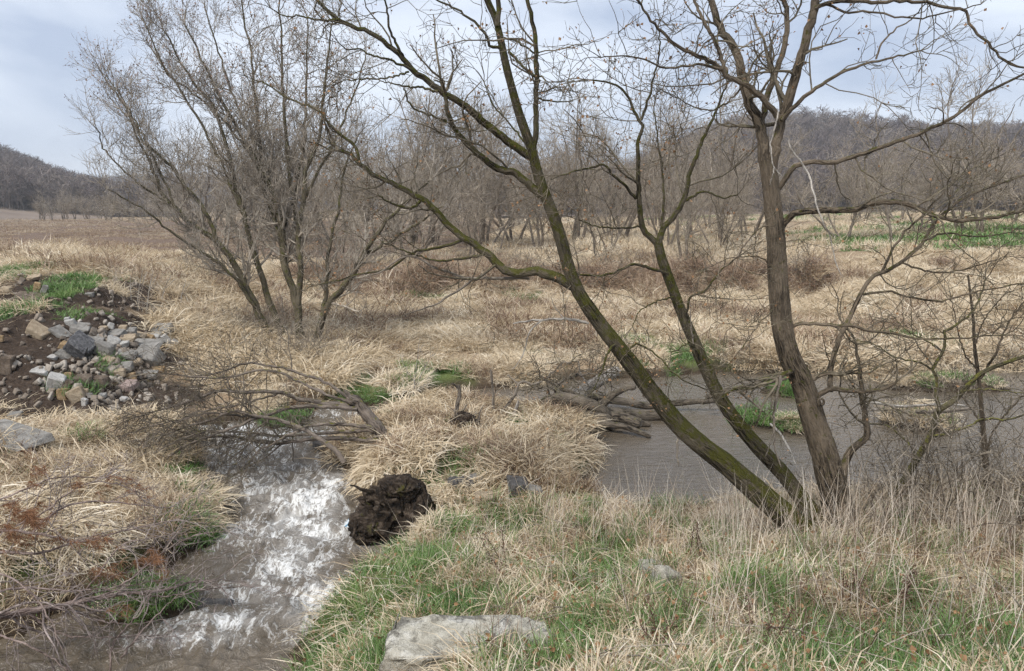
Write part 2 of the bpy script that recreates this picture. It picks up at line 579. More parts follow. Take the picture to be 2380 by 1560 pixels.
M_HILL = mat_plain('leaf_litter', (.16, .125, .10), (.28, .225, .18), .06, .95, .2, .5)
HILLS = []
HILLS.append(ridge('hill', [-500, -200, 0, 60, 120, 165, 215, 260, 330, 420], [300, 300, 348, 372, 402, 418, 430, 447, 470, 492], 150, 330, 2.6, 6.0, 2))
HILLS.append(ridge('hill', [60, 200, 280, 400, 560, 700, 850, 1000], [450, 432, 416, 414, 420, 428, 436, 448], 420, 760, 2.6, 11.0, 3))
HILLS.append(ridge('hill', [1150, 1300, 1380, 1450, 1510, 1580, 1650, 1720, 1800, 1900, 2000, 2120, 2220, 2400, 2800], [452, 434, 424, 402, 365, 325, 296, 278, 272, 268, 280, 290, 300, 305, 300], 150, 320, 3.2, 8.0, 4))
HILLS.append(ridge('hill', [700, 1000, 1200, 1400, 1600], [455, 440, 430, 425, 440], 700, 1100, 2.6, 11.0, 6))

# pale gravel track climbing at the foot of the left hill
tp = [at(20, 517, 140), at(60, 511, 150), at(110, 502, 165), at(160, 493, 185), at(205, 487, 205), at(250, 484, 225)]
tp = np.array(tp)
side = np.array([1.0, .15, 0])
tv, tf = [], []
for k, p in enumerate(tp):
    w = 1.7
    tv += [p - side * w, p + side * w, p + side * w * 1.3 - [0, 0, 3.0], p - side * w * 1.3 - [0, 0, 3.0]]
for k in range(len(tp) - 1):
    a = 4 * k
    for (q, r) in ((0, 1), (1, 2), (3, 0)):
        tf.append((a + q, a + r, a + 4 + r, a + 4 + q))
tk = link('track', mesh_np('track', tv, [np.array(tf)], False), mat_plain('pale_gravel', (.36, .31, .25), (.52, .46, .38), 2.0))
tag(tk, kind='structure')

# ================================================================ WATER
def flow_dirs(X, Y):
    # along the stream, towards the camera and slightly right
    return np.stack([np.interp(Y, [6, 9, 12, 15], [-.05, .12, .22, .30]), -np.ones_like(Y)], -1)

RAPID = []
for (x, y, z, rx, ry, k) in [(700, 1180, .17, .75, 1.3, .95), (610, 1130, .22, .6, .9, .55), (770, 1130, .22, .35, .8, .8), (690, 1300, .08, .6, .8, .6), (720, 1395, .02, .5, .6, .95),
                             (600, 1370, .02, .55, .5, .5), (520, 1455, .0, .7, .22, .75), (430, 1490, 0., .8, .15, .7), (590, 1050, .3, 1.0, 1.2, .55), (560, 1005, .38, 1.3, .6, .75),
                             (700, 1010, .38, .8, .5, .5), (760, 955, .43, 1.0, .5, .5), (520, 1245, .12, .4, .5, .4), (640, 1080, .27, .8, .5, .45), (850, 1270, .08, .35, .4, .35), (740, 1240, .1, .6, .6, .8)]:
    c = flat(x, y, z)
    RAPID.append((c[0], c[1], rx, ry, k))

def foam_mask(X, Y):
    m = np.zeros_like(X)
    for (cx, cy, rx, ry, k) in RAPID:
        q = ((X - cx) / rx) ** 2 + ((Y - cy) / ry) ** 2
        m = np.maximum(m, k * np.exp(-q * 1.1))
    return m

def water_grid(x0, x1, y0, y1, dx, dy):
    xs, ys = np.arange(x0, x1, dx), np.arange(y0, y1, dy)
    X, Y = np.meshgrid(xs, ys, indexing='ij')
    shp = X.shape
    X, Y = X.ravel(), Y.ravel()
    s = poly_sdf(X, Y, WPOLY)
    keep = s < .45
    Z = zwater(X, Y)
    act = foam_mask(X, Y)
    turb = sstep(-.6, -2.2, X) * sstep(17.5, 15.5, Y)
    wx = X + .35 * noise2(X * 1.1, Y * .8, 71)
    wy = Y + .35 * noise2(X * 1.1, Y * .8, 72)
    rid = 1 - np.abs(fbm(wx * 1.5, wy * 2.1, 3, 73))
    fine = fbm(wx * 6, wy * 5, 3, 76)
    Z = Z + turb * ((.09 + .10 * act) * (rid - .72) + (.008 + .014 * act) * fine + .03 * noise2(X * .9, Y * 1.6, 79))
    # standing waves: stair of small drops down the rapid
    Z = Z + turb * .04 * np.sin((Y + .5 * np.sin(X * 1.3) + .3 * noise2(X * .7, Y * .7, 80)) * 3.1)
    pond = 1 - turb
    Z = Z + pond * (.006 * noise2(X * 1.2, Y * 4.2, 81) + .004 * noise2(X * 3 + Y, Y * 8.5, 82))
    idx = np.arange(len(X)).reshape(shp)
    a, b, c, d = idx[:-1, :-1].ravel(), idx[1:, :-1].ravel(), idx[1:, 1:].ravel(), idx[:-1, 1:].ravel()
    ok = keep[a] & keep[b] & keep[c] & keep[d]
    f = np.stack([a, b, c, d], -1)[ok]
    used = np.unique(f)
    re = np.full(len(X), -1)
    re[used] = np.arange(len(used))
    return np.stack([X, Y, Z], -1)[used], re[f], act[used] * turb[used], turb[used]

t = MT('muddy_water')
o_ = t.obj()
wn_ = t.n.new('ShaderNodeTexNoise')
wn_.inputs['Scale'].default_value = 2.2
wn_.inputs['Detail'].default_value = 4
t.l.new(o_, wn_.inputs['Vector'])
va = t.n.new('ShaderNodeVectorMath')
va.operation = 'MULTIPLY_ADD'
t.l.new(wn_.outputs['Color'], va.inputs[0])
va.inputs[1].default_value = (.32, .42, 0)
t.l.new(o_, va.inputs[2])
warped = va.outputs[0]
def lace(scale, sy, det):
    v = t.mapv(warped, (scale, scale * sy, 0.01))
    n = t.noise(1.0, det, .62, v)
    return t.math('ABSOLUTE', t.math('SUBTRACT', n, .5))
l1, l2, l3 = lace(3.4, .42, 4), lace(9.5, .45, 4), lace(24, .55, 3)
lines = t.math('ADD', t.math('ADD', t.math('MULTIPLY', l1, 1.0), t.math('MULTIPLY', l2, .75)), t.math('MULTIPLY', l3, .45))
fm = t.attr('foam')
thr = t.maprange(fm, .05, 1.0, .03, .20)
blot = t.noise(1.6, 4, .6, warped)
thr = t.math('MULTIPLY', thr, t.maprange(blot, .3, .65, .45, 1.25))
foam = t.maprange(t.math('SUBTRACT', thr, lines), -.045, .09)
veil = t.math('MULTIPLY', t.maprange(fm, .15, 1.0, 0., .55), t.maprange(t.noise(3.2, 4, .55, t.mapv(warped, (1, .42, 1))), .34, .58))
foam = t.math('MAXIMUM', foam, veil)
foam = t.math('MULTIPLY', foam, t.maprange(fm, .02, .12), True)
wcol = t.mix(t.noise(1.1, 3, .5, o_), (.105, .084, .060), (.145, .118, .085))
fcol = t.mix(t.maprange(l3, .0, .25), (.76, .76, .74), (.48, .46, .41))
col = t.mix(foam, wcol, fcol)
pv = t.mapv(o_, (1.7, 4.0, 1))
rip = t.noise(2.4, 5, .62, pv, .9)
fastr = t.noise(9, 5, .6, t.mapv(warped, (1, .8, 1)))
hgt = t.math('ADD', t.math('MULTIPLY', rip, .7), t.math('MULTIPLY', fastr, t.math('MULTIPLY', t.attr('turb'), 1.5)))
nb = t.bump(hgt, .75, .06)
nb2 = t.bump(t.math('ADD', foam, t.noise(40, 3, .6, warped)), .18, .015, nb)
rg = t.maprange(foam, 0., 1., .06, .7)
p = t.principled(col, rg, nb2, .85, 1.36)
M_WATER = t.m

v1, f1, a1, u1 = water_grid(-9.6, -.4, 2.2, 19.5, .034, .038)
v2, f2, a2, u2 = water_grid(-.434 + .034 - .0, 26, 8.6, 22.5, .085, .06)
wm = mesh_np('stream_water', np.concatenate([v1, v2 - [0, 0, .0]]), [np.concatenate([f1, f2 + len(v1)])])
fattr(wm, 'foam', np.concatenate([a1, a2]))
fattr(wm, 'turb', np.concatenate([u1, u2]))
water = link('stream_water', wm, M_WATER)
tag(water, kind='structure')

# ================================================================ TUBES AND BRANCHING
class Tubes:
    def __init__(self):
        self.b = []
    def add(self, pts, rad, sides, rough=0.0, seed=0):
        pts, rad = np.asarray(pts, float), np.asarray(rad, float)
        if pts.ndim == 2:
            pts, rad = pts[None], rad[None]
        if len(pts):
            self.b.append((pts, rad, sides, rough, seed))
        return self
    def mesh(self, name):
        V, F, U, off = [], [], [], 0
        for (P, R, S, rough, seed) in self.b:
            N, K, _ = P.shape
            T = np.gradient(P, axis=1)
            T /= np.linalg.norm(T, axis=2, keepdims=True) + 1e-12
            mean = P[:, -1] - P[:, 0]
            ref = np.zeros((N, 3))
            ref[np.arange(N), np.argmin(np.abs(mean), axis=1)] = 1
            A = np.cross(T, ref[:, None])
            A /= np.linalg.norm(A, axis=2, keepdims=True) + 1e-9
            B = np.cross(T, A)
            th = np.arange(S) / S * 2 * np.pi
            seg = np.linalg.norm(np.diff(P, axis=1), axis=2)
            L = np.concatenate([np.zeros((N, 1)), np.cumsum(seg, 1)], 1)
            rr = np.repeat(R[:, :, None], S, 2)
            if rough > 0:
                q = th[None, None] * np.ones_like(rr)
                l = L[:, :, None] * np.ones_like(rr)
                rr = rr * (1 - rough * .15 + rough * fbm(np.cos(q) * 2.2 + l * .8, np.sin(q) * 2.2 + l * 2.4, 3, seed + 90)
                           + rough * .5 * np.abs(noise2(q * 3.0, l * 1.2, seed + 95)))
                if S >= 24:
                    rr = rr * (1 - .06 * np.abs(noise2(np.cos(q) * 6.5 + l * 1.1, np.sin(q) * 6.5 + l * 3.1, seed + 97)) * 2 + .03)
            X = P[:, :, None] + rr[..., None] * (np.cos(th)[None, None, :, None] * A[:, :, None] + np.sin(th)[None, None, :, None] * B[:, :, None])
            V.append(X.reshape(-1, 3))
            n, k, s = np.meshgrid(np.arange(N), np.arange(K - 1), np.arange(S), indexing='ij')
            s2 = (s + 1) % S
            f = np.stack([off + (n * K + k) * S + s, off + (n * K + k) * S + s2, off + (n * K + k + 1) * S + s2, off + (n * K + k + 1) * S + s], -1).reshape(-1, 4)
            F.append(f[:, ::-1])
            cu = R[:, :1].mean() * 2 * np.pi / S
            u0, u1 = s * cu, (s + 1) * cu
            va, vb = L[n, k], L[n, k + 1]
            uv = np.stack([np.stack([u0, va], -1), np.stack([u1, va], -1), np.stack([u1, vb], -1), np.stack([u0, vb], -1)], -2).reshape(-1, 4, 2)
            U.append(uv[:, ::-1].reshape(-1, 2))
            off += N * K * S
        return mesh_np(name, np.concatenate(V), [np.concatenate(F)], True, np.concatenate(U))
    def build(self, name, mat, parent=None):
        if not self.b:
            return None
        return link(name, self.mesh(name), mat, parent)

def norm(v):
    return v / (np.linalg.norm(v, axis=-1, keepdims=True) + 1e-12)

def grow(o, d, L, r, k, wig, up, g, taper=.35, sag=0.0):
    N = len(o)
    P = np.zeros((N, k, 3))
    P[:, 0] = o
    d = norm(d)
    for i in range(1, k):
        d = norm(d + wig * g.normal(size=(N, 3)) + np.array([0, 0, up - sag * i / k]))
        P[:, i] = P[:, i - 1] + d * (L / (k - 1))[:, None]
    R = r[:, None] * (1 - (1 - taper) * np.linspace(0, 1, k))[None]
    return P, R

def spawn(P, R, g, per_m, t0=.15, t1=1.0, ang=(35, 70), lr=.5, rr=.55, lmin=.05, lmax=9, rmin=.0028, maxn=60, absl=None):
    N, K, _ = P.shape
    seg = np.linalg.norm(np.diff(P, axis=1), axis=2)
    ln = seg.sum(1)
    cnt = np.minimum(np.floor(ln * (t1 - t0) * per_m + g.random(N)).astype(int), maxn)
    idx = np.repeat(np.arange(N), cnt)
    M = len(idx)
    if M == 0:
        return np.zeros((0, 3)), np.zeros((0, 3)), np.zeros(0), np.zeros(0)
    t = t0 + (t1 - t0) * g.random(M)
    x = np.minimum(t * (K - 1), K - 1.001)
    i = x.astype(int)
    f = (x - i)[:, None]
    o = P[idx, i] * (1 - f) + P[idx, i + 1] * f
    tan = norm(P[idx, i + 1] - P[idx, i])
    rnd = g.normal(size=(M, 3))
    perp = norm(rnd - (rnd * tan).sum(1, keepdims=True) * tan)
    a = np.radians(g.uniform(ang[0], ang[1], M))[:, None]
    d = np.cos(a) * tan + np.sin(a) * perp
    rp = R[idx, i] * (1 - f[:, 0]) + R[idx, i + 1] * f[:, 0]
    base = ln[idx] if absl is None else np.full(M, absl)
    L = np.clip(base * lr * (1.15 - .75 * t) * g.uniform(.5, 1.35, M), lmin, lmax)
    r = np.maximum(np.minimum(rp * rr * g.uniform(.7, 1.1, M), L * .03 + .002), rmin)
    return o, d, L, r

def smooth_path(pts, n):
    """Catmull-Rom through pts (m,c) resampled to n points by arc length"""
    p = np.asarray(pts, float)
    if len(p) < 3:
        s = np.linspace(0, 1, n)[:, None]
        return p[0] * (1 - s) + p[-1] * s
    q = np.concatenate([[2 * p[0] - p[1]], p, [2 * p[-1] - p[-2]]])
    out = []
    for i in range(1, len(q) - 2):
        for s in np.linspace(0, 1, 14, endpoint=False):
            a, b, c, d = q[i - 1], q[i], q[i + 1], q[i + 2]
            out.append(.5 * ((2 * b) + (-a + c) * s + (2 * a - 5 * b + 4 * c - d) * s * s + (-a + 3 * b - 3 * c + d) * s ** 3))
    out.append(p[-1])
    out = np.array(out)
    l = np.concatenate([[0], np.cumsum(np.linalg.norm(np.diff(out[:, :3], axis=0), axis=1))])
    s = np.linspace(0, l[-1], n)
    return np.stack([np.interp(s, l, out[:, c]) for c in range(out.shape[1])], -1)

def limb(px, Y0, Y1, w0, w1, n=24, wmid=None, wob=0.0, g=rng):
    """a limb measured in the picture: points px, depth Y0..Y1, width in picture px w0..w1"""
    px = np.asarray(px, float)
    m = len(px)
    s = np.concatenate([[0], np.cumsum(np.hypot(*np.diff(px, axis=0).T))])
    s /= s[-1]
    Y = Y0 + (Y1 - Y0) * s
    P = at(px[:, 0], px[:, 1], Y)
    dist = Y / ray(px[:, 0], px[:, 1])[:, 1]
    w = (np.interp(s, [0, .5, 1], [w0, wmid, w1]) if wmid else w0 + (w1 - w0) * s)
    R = w * .42 / FPX * dist
    q = smooth_path(np.concatenate([P, R[:, None]], 1), n)
    if wob:
        q[1:-1, :3] += g.normal(size=(n - 2, 3)) * wob
    return q[:, :3], np.maximum(q[:, 3], .002)

def leaf_quads(o, size, g, lean=.8):
    """small two-triangle leaves at points o"""
    N = len(o)
    a = norm(g.normal(size=(N, 3)))
    b = norm(np.cross(a, g.normal(size=(N, 3))))
    s = size * g.uniform(.6, 1.3, N)[:, None]
    c = np.cross(a, b) * .25
    V = np.stack([o, o + (a * .5 + b * .42 + c) * s, o + a * s, o + (a * .5 - b * .42 + c) * s], 1).reshape(-1, 3)
    i = np.arange(N)[:, None] * 4
    F = np.concatenate([np.concatenate([i, i + 1, i + 2], 1), np.concatenate([i, i + 2, i + 3], 1)])
    return V, F

def leaves_obj(name, pts, size, g, mat, parent, down=.0):
    V, F = leaf_quads(pts, size, g)
    o = link(name, mesh_np(name, V, [F], False), mat, parent)
    tag(o, kind='stuff')
    return o

M_OAK = mat_bark('oak_bark', (.014, .012, .008), (.105, .087, .058), .80)
M_OAK2 = mat_bark('rough_oak_bark', (.022, .017, .012), (.155, .122, .086), .42)
M_TWIG = mat_bark('twig_bark', (.06, .050, .034), (.19, .160, .115), .24, (.08, .08, .022))
M_GREYTWIG = mat_bark('grey_twig_bark', (.16, .135, .105), (.40, .35, .285), .12, (.16, .15, .07))
M_WILLOW = mat_bark('willow_bark', (.030, .026, .017), (.13, .108, .072), .62, (.065, .065, .016))
M_DEAD = mat_bark('weathered_wood', (.10, .088, .076), (.34, .31, .275), .0)
M_LOG = mat_bark('grey_log_bark', (.05, .041, .034), (.24, .205, .165), .16, (.08, .075, .025))
M_THICK = mat_bark('thicket_bark', (.08, .064, .048), (.21, .175, .135), .0)
M_LEAF = mat_plain('dry_leaf', (.16, .085, .04), (.36, .22, .12), 3.0, .8, .1)
M_BUD = mat_plain('bud', (.22, .145, .115), (.38, .27, .22), 3.0, .8, .1)
# ================================================================ MAIN TREES (measured limb by limb)
def twigs_for(limbs, g, parent, mat, per=(2.6, 5.5, 7.0), lr=(.5, .5, .5), wig=.24, up=.05, rmin=.0032, lmax=(1.7, .8, .38), ks=(8, 6, 4), t0=.25,
              leaf=None, leaf_n=0, leaf_size=.03, leaf_parts=('dry_leaves',), skip_small=.0):
    tb = Tubes()
    rs = [smooth_path(np.concatenate([p, r[:, None]], 1), 28) for p, r in limbs]
    P = np.stack([q[:, :3] for q in rs])
    R = np.stack([q[:, 3] for q in rs])
    a = spawn(P, R, g, per[0], t0, 1.0, (35, 80), lr[0], .45, .25, lmax[0], rmin * 1.6, absl=lmax[0] / lr[0])
    P1, R1 = grow(*a, ks[0], wig, up, g)
    tb.add(P1, R1, 5)
    # continuing tips of the limbs
    d = P[:, -1] - P[:, -2]
    nt = np.repeat(np.arange(len(P)), 3)
    dd = norm(norm(d[nt]) + .45 * g.normal(size=(len(nt), 3)))
    Pt, Rt = grow(P[nt, -1], dd, g.uniform(.4, 1.0, len(nt)) * lmax[0] * .7, R[nt, -1] * .8, ks[0], wig, up, g)
    tb.add(Pt, Rt, 5)
    P1, R1 = np.concatenate([P1, Pt]), np.concatenate([R1, Rt])
    b = spawn(P1, R1, g, per[1], .12, 1.0, (30, 75), lr[1], .6, .12, lmax[1], rmin * 1.2, absl=lmax[1] / lr[1])
    P2, R2 = grow(*b, ks[1], wig, up, g)
    tb.add(P2, R2, 4)
    c = spawn(P2, R2, g, per[2], .1, 1.0, (30, 75), lr[2], .7, .06, lmax[2], rmin, absl=lmax[2] / lr[2])
    P3, R3 = grow(*c, ks[2], wig, up, g, .6)
    tb.add(P3, R3, 3)
    tw = tb.build('crown', mat, parent)
    if tw is not None: tag(tw, kind='stuff')
    if leaf is not None and leaf_n:
        q = np.concatenate([P3[:, -1], P2[:, -1], P3[:, 2]])
        q = q[g.integers(0, len(q), leaf_n)] if not callable(leaf_n) else q[leaf_n(q)]
        q = q + g.normal(size=q.shape) * .02
        leaves_obj(leaf_parts[0], q, leaf_size, g, leaf, parent)
    return P1, P2, P3

def tree(name, label, trunk, limbs, g, bark, twigmat, base, cat='tree', group=None, **kw):
    e = empty(name, base, label, cat, group)
    tb = Tubes()
    P, R = trunk
    R = R * (1 + .45 * np.exp(-np.linspace(0, 1, len(R)) * 22))       # root flare
    tb.add(P, R, 36, .10, int(g.integers(0, 99)))
    tb.build('trunk', bark, e)
    for (P, R) in limbs:
        Tubes().add(P, R, 9 if R[0] > .03 else 7, .05, int(g.integers(0, 99))).build('limb', bark, e)
    twigs_for(limbs + kw.pop('extra', []), g, e, twigmat, **kw)
    return e

gA = np.random.default_rng(101)
# --- leaning mossy oak
A_trunk = limb([(1900, 1275), (1850, 1222), (1785, 1165), (1700, 1090), (1600, 1010), (1530, 930), (1470, 850), (1400, 760), (1345, 680), (1318, 610), (1296, 530), (1274, 470), (1251, 409), (1235, 346), (1214, 288), (1197, 233), (1176, 150), (1155, 54), (1130, -5), (1112, -60)],
               8.5, 9.3, 68, 15, 64, 37)
def L(px, y0, y1, w0, w1, n=24, wob=.006): return limb(px, y0, y1, w0, w1, n, None, wob, gA)
A_limbs = [
    L([(1338, 668), (1300, 648), (1275, 639), (1244, 630), (1197, 636), (1159, 617), (1128, 586), (1081, 555), (1041, 522), (1005, 480), (980, 463), (943, 442), (901, 421), (876, 411), (838, 384), (818, 359), (788, 350)], 8.95, 9.7, 30, 9, 44),
    L([(838, 386), (826, 342), (800, 318), (776, 300), (751, 267), (722, 246), (688, 238), (651, 217), (610, 190)], 9.6, 10.1, 10, 4),
    L([(1266, 455), (1251, 448), (1226, 425), (1193, 400), (1164, 394), (1122, 367), (1093, 342), (1064, 309), (1047, 279), (1039, 250), (1034, 215)], 9.05, 8.8, 24, 11, 30),
    L([(1238, 366), (1193, 338), (1160, 313), (1131, 288), (1101, 263), (1068, 238), (1026, 213), (993, 188), (960, 163), (943, 142), (918, 117), (884, 92), (851, 71), (809, 58), (788, 46), (755, 21), (730, -8), (700, -40)], 9.1, 8.6, 24, 8, 44),
    L([(1240, 352), (1246, 300), (1245, 234), (1247, 146), (1239, 63), (1226, 0), (1215, -60)], 9.1, 9.0, 17, 10),
    L([(1157, 60), (1159, 20), (1158, -30)], 9.2, 9.2, 16, 12, 8),
    L([(943, 142), (922, 104), (905, 63), (901, 25), (893, 0), (885, -40)], 8.7, 8.5, 9, 4),
    L([(788, 46), (734, 46), (701, 38), (663, 38), (630, 20)], 8.6, 8.5, 7, 3),
    L([(960, 163), (922, 146), (868, 129), (834, 113), (805, 117), (788, 100)], 8.7, 8.4, 8, 3),
    L([(951, 167), (901, 181), (851, 184), (801, 186)], 8.75, 8.9, 6, 3),
    L([(1018, 213), (984, 204), (943, 202), (909, 192), (884, 188)], 8.8, 8.8, 8, 3),
    L([(939, 204), (955, 246), (997, 267), (1039, 284)], 8.8, 8.85, 5, 6),
    L([(1182, 120), (1210, 150), (1243, 179)], 9.25, 9.1, 8, 7, 12),
    L([(1172, 88), (1201, 96), (1243, 125)], 9.25, 9.1, 6, 5, 12),
    L([(1166, 112), (1139, 104), (1126, 75), (1097, 46), (1051, 17), (1018, 0), (980, -30)], 9.2, 9.0, 9, 4),
    L([(1247, 228), (1280, 236), (1320, 236)], 9.1, 9.0, 6, 3, 10),
    L([(1081, 555), (1069, 561), (1025, 574), (975, 583), (944, 596), (906, 624), (847, 636), (744, 661)], 9.3, 9.9, 9, 3),
    L([(1125, 592), (1081, 600), (1025, 607), (978, 596), (930, 580)], 9.2, 9.5, 8, 4),
    L([(980, 463), (955, 485), (930, 480), (905, 470), (880, 455)], 9.45, 9.2, 9, 4),
    L([(1232, 350), (1196, 300), (1150, 250), (1125, 190)], 9.2, 9.8, 6, 3),
    L([(1430, 800), (1415, 815), (1400, 860), (1380, 905)], 8.75, 8.5, 7, 3),
    L([(1450, 826), (1480, 800), (1530, 830), (1580, 880), (1640, 905)], 8.7, 8.4, 6, 3),
]
A = tree('oak_tree', 'leaning mossy oak whose forked trunk slants left over the pond', A_trunk, A_limbs, gA, M_OAK, M_TWIG, on_ground(1880, 1245),
         per=(3.6, 5.8, 6.5), lmax=(1.35, .62, .28), wig=.25, leaf=M_LEAF, leaf_n=900, leaf_size=.035)

# --- second, thinner oak beside it
gB = np.random.default_rng(102)
B_trunk = limb([(1925, 1235), (1890, 1195), (1820, 1102), (1745, 1020), (1690, 950), (1658, 895), (1620, 810), (1590, 740), (1570, 690), (1555, 648), (1537, 598), (1528, 556)], 8.9, 9.5, 46, 24, 48, 36)
B_limbs = [
    L([(1530, 562), (1542, 530), (1569, 498), (1592, 458), (1605, 399), (1619, 362), (1641, 308), (1660, 270), (1673, 240), (1690, 190)], 9.5, 9.8, 18, 4, 32),
    L([(1526, 566), (1512, 552), (1496, 535), (1487, 498), (1485, 453), (1483, 385), (1483, 335), (1492, 295), (1474, 263), (1460, 227), (1433, 199), (1400, 190), (1370, 186)], 9.5, 9.3, 18, 4, 36),
    L([(1490, 280), (1501, 249), (1519, 181), (1533, 120), (1530, 60)], 9.4, 9.2, 8, 3),
    L([(1538, 530), (1542, 430), (1528, 317), (1520, 250)], 9.5, 9.7, 8, 3),
    L([(1478, 462), (1451, 430), (1428, 412), (1406, 385), (1356, 394), (1302, 408)], 9.45, 9.0, 9, 4),
    L([(1488, 528), (1433, 530), (1392, 528), (1347, 512)], 9.5, 9.3, 6, 3),
    L([(1592, 467), (1637, 446), (1678, 460), (1714, 453)], 9.6, 9.4, 7, 3),
    L([(1552, 636), (1533, 630), (1474, 614), (1437, 630), (1392, 641), (1347, 639)], 9.4, 9.0, 9, 5),
    L([(1594, 748), (1604, 692), (1638, 677), (1652, 658), (1683, 621)], 9.3, 9.0, 8, 4),
    L([(1566, 690), (1530, 700), (1490, 720), (1470, 760)], 9.3, 8.9, 5, 2.5),
    L([(1625, 822), (1600, 800), (1575, 812), (1560, 820)], 9.2, 9.0, 5, 3),
    L([(1676, 925), (1710, 905), (1760, 902), (1800, 880)], 9.1, 9.5, 6, 3),
]
B = tree('oak_tree', 'thin mossy oak leaning left just behind the thick leaning trunk', B_trunk, B_limbs, gB, M_OAK, M_TWIG, on_ground(1905, 1215),
         per=(3.8, 5.8, 6.5), lmax=(1.35, .62, .28), wig=.24, leaf=M_LEAF, leaf_n=700, leaf_size=.032)

# --- tall oak with the straight rough trunk
gC = np.random.default_rng(103)
C_trunk = limb([(1965, 1275), (1956, 1222), (1934, 1127), (1915, 1052), (1885, 959), (1862, 884), (1836, 829), (1818, 756), (1810, 681), (1806, 606), (1802, 531), (1795, 470), (1788, 412), (1782, 372)], 8.6, 8.9, 82, 43, 64, 57)
C_limbs = [
    L([(1784, 400), (1775, 362), (1768, 295), (1741, 240), (1727, 190), (1714, 136), (1700, 100), (1678, 77), (1655, 9), (1645, -40)], 8.9, 9.2, 34, 16, 32, .006),
    L([(1790, 405), (1796, 372), (1805, 326), (1818, 272), (1841, 204), (1863, 127), (1886, 45), (1895, 0), (1905, -60)], 8.9, 8.7, 30, 22, 32, .006),
    L([(1806, 272), (1795, 254), (1768, 227), (1732, 197), (1691, 177), (1664, 150), (1619, 127), (1573, 106), (1542, 77), (1515, 50), (1490, 10)], 8.75, 8.3, 18, 6, 34),
    L([(1680, 162), (1640, 152), (1592, 154), (1546, 159), (1501, 140), (1451, 129), (1397, 134)], 8.5, 8.1, 8, 3),
    L([(1770, 290), (1782, 227), (1809, 150), (1827, 91), (1827, 27), (1818, -20)], 9.0, 9.3, 18, 13),
    L([(1688, 170), (1669, 113), (1646, 68), (1623, 23), (1610, -10)], 8.6, 8.7, 12, 8),
    L([(1815, 280), (1832, 264), (1868, 227), (1913, 195), (1959, 168), (2027, 145), (2085, 131), (2140, 118)], 8.75, 8.4, 13, 4, 30),
    L([(2036, 138), (2045, 109), (2072, 77), (2117, 45), (2150, 10)], 8.5, 8.4, 6, 3),
    L([(1893, 20), (1927, 7), (1981, 2), (2036, 7), (2095, 2), (2153, 7), (2208, 18), (2244, 25), (2258, 59), (2294, 95), (2317, 127), (2348, 150), (2380, 158), (2430, 165)], 8.7, 8.0, 12, 5, 40),
    L([(1920, 10), (1972, 29), (2036, 27), (2090, 41), (2140, 43), (2208, 27), (2280, 10)], 8.7, 8.2, 7, 3),
    L([(1797, 452), (1818, 426), (1845, 390), (1882, 376), (1936, 378), (1990, 362), (2045, 344), (2117, 317), (2185, 290), (2235, 258), (2285, 217), (2344, 190), (2420, 150)], 8.9, 8.2, 15, 6, 40),
    L([(1806, 540), (1832, 507), (1854, 494), (1936, 489), (1986, 487), (2027, 473), (2090, 469), (2140, 489), (2190, 507), (2249, 512), (2317, 503), (2400, 487)], 8.9, 8.5, 20, 8, 40),
    L([(1884, 940), (1904, 917), (1930, 906), (1956, 906), (2012, 910), (2050, 906), (2080, 891)], 8.75, 8.5, 17, 7, 20),
    L([(1862, 876), (1881, 884), (1907, 871), (1930, 869)], 8.75, 8.7, 15, 9, 10),
    L([(1930, 912), (1932, 865), (1941, 820), (1960, 767), (1979, 730), (2001, 681), (2027, 643), (2065, 628), (2102, 602), (2147, 561), (2170, 520), (2200, 490), (2237, 463), (2286, 441), (2400, 400)], 8.7, 9.6, 15, 5, 44),
    L([(2005, 685), (2061, 677), (2106, 688), (2162, 700), (2200, 696), (2275, 677), (2400, 655)], 9.1, 8.8, 7, 3),
    L([(2095, 610), (2125, 621), (2174, 634), (2237, 628), (2312, 606)], 9.3, 9.1, 6, 3),
    L([(2147, 561), (2200, 542), (2275, 550), (2350, 540)], 9.4, 9.2, 6, 3),
    L([(2050, 631), (2072, 587), (2102, 542), (2140, 505), (2190, 450), (2240, 400)], 9.2, 9.6, 8, 3),
    L([(1820, 770), (1862, 752), (1926, 756), (1975, 757), (2020, 767), (2072, 775), (2125, 786), (2200, 788), (2305, 780)], 8.8, 8.2, 11, 4, 30),
    L([(1950, 1150), (1964, 1082), (1982, 1045), (2012, 1019), (2014, 985), (2005, 940), (2001, 884), (1997, 854), (1990, 800)], 8.7, 9.2, 26, 7, 30),
    L([(1858, 858), (1840, 862), (1825, 869), (1806, 880)], 8.75, 8.4, 15, 11, 10),
    L([(1800, 520), (1760, 535), (1720, 590), (1700, 650)], 8.85, 8.5, 5, 2.5),
    L([(1806, 640), (1770, 600), (1700, 600), (1650, 620)], 8.8, 8.5, 4, 2.5),
    L([(1812, 700), (1760, 760), (1700, 840), (1650, 880)], 8.8, 8.4, 4, 2.5),
    L([(1730, 195), (1700, 230), (1660, 255), (1620, 250), (1580, 230)], 8.7, 8.5, 6, 3),
]
def c_leaf(q):
    k = gC.random(len(q)) < np.where((q[:, 0] < 3.9) & (q[:, 2] > 5.5), .42, .10)
    return np.nonzero(k)[0]
C = tree('oak_tree', 'tall straight-trunked oak with rough brown bark forking high up', C_trunk, C_limbs, gC, M_OAK2, M_TWIG, on_ground(1958, 1235),
         per=(4.4, 5.6, 6.5), lmax=(1.3, .6, .27), wig=.28, leaf=M_LEAF, leaf_n=c_leaf, leaf_size=.034)
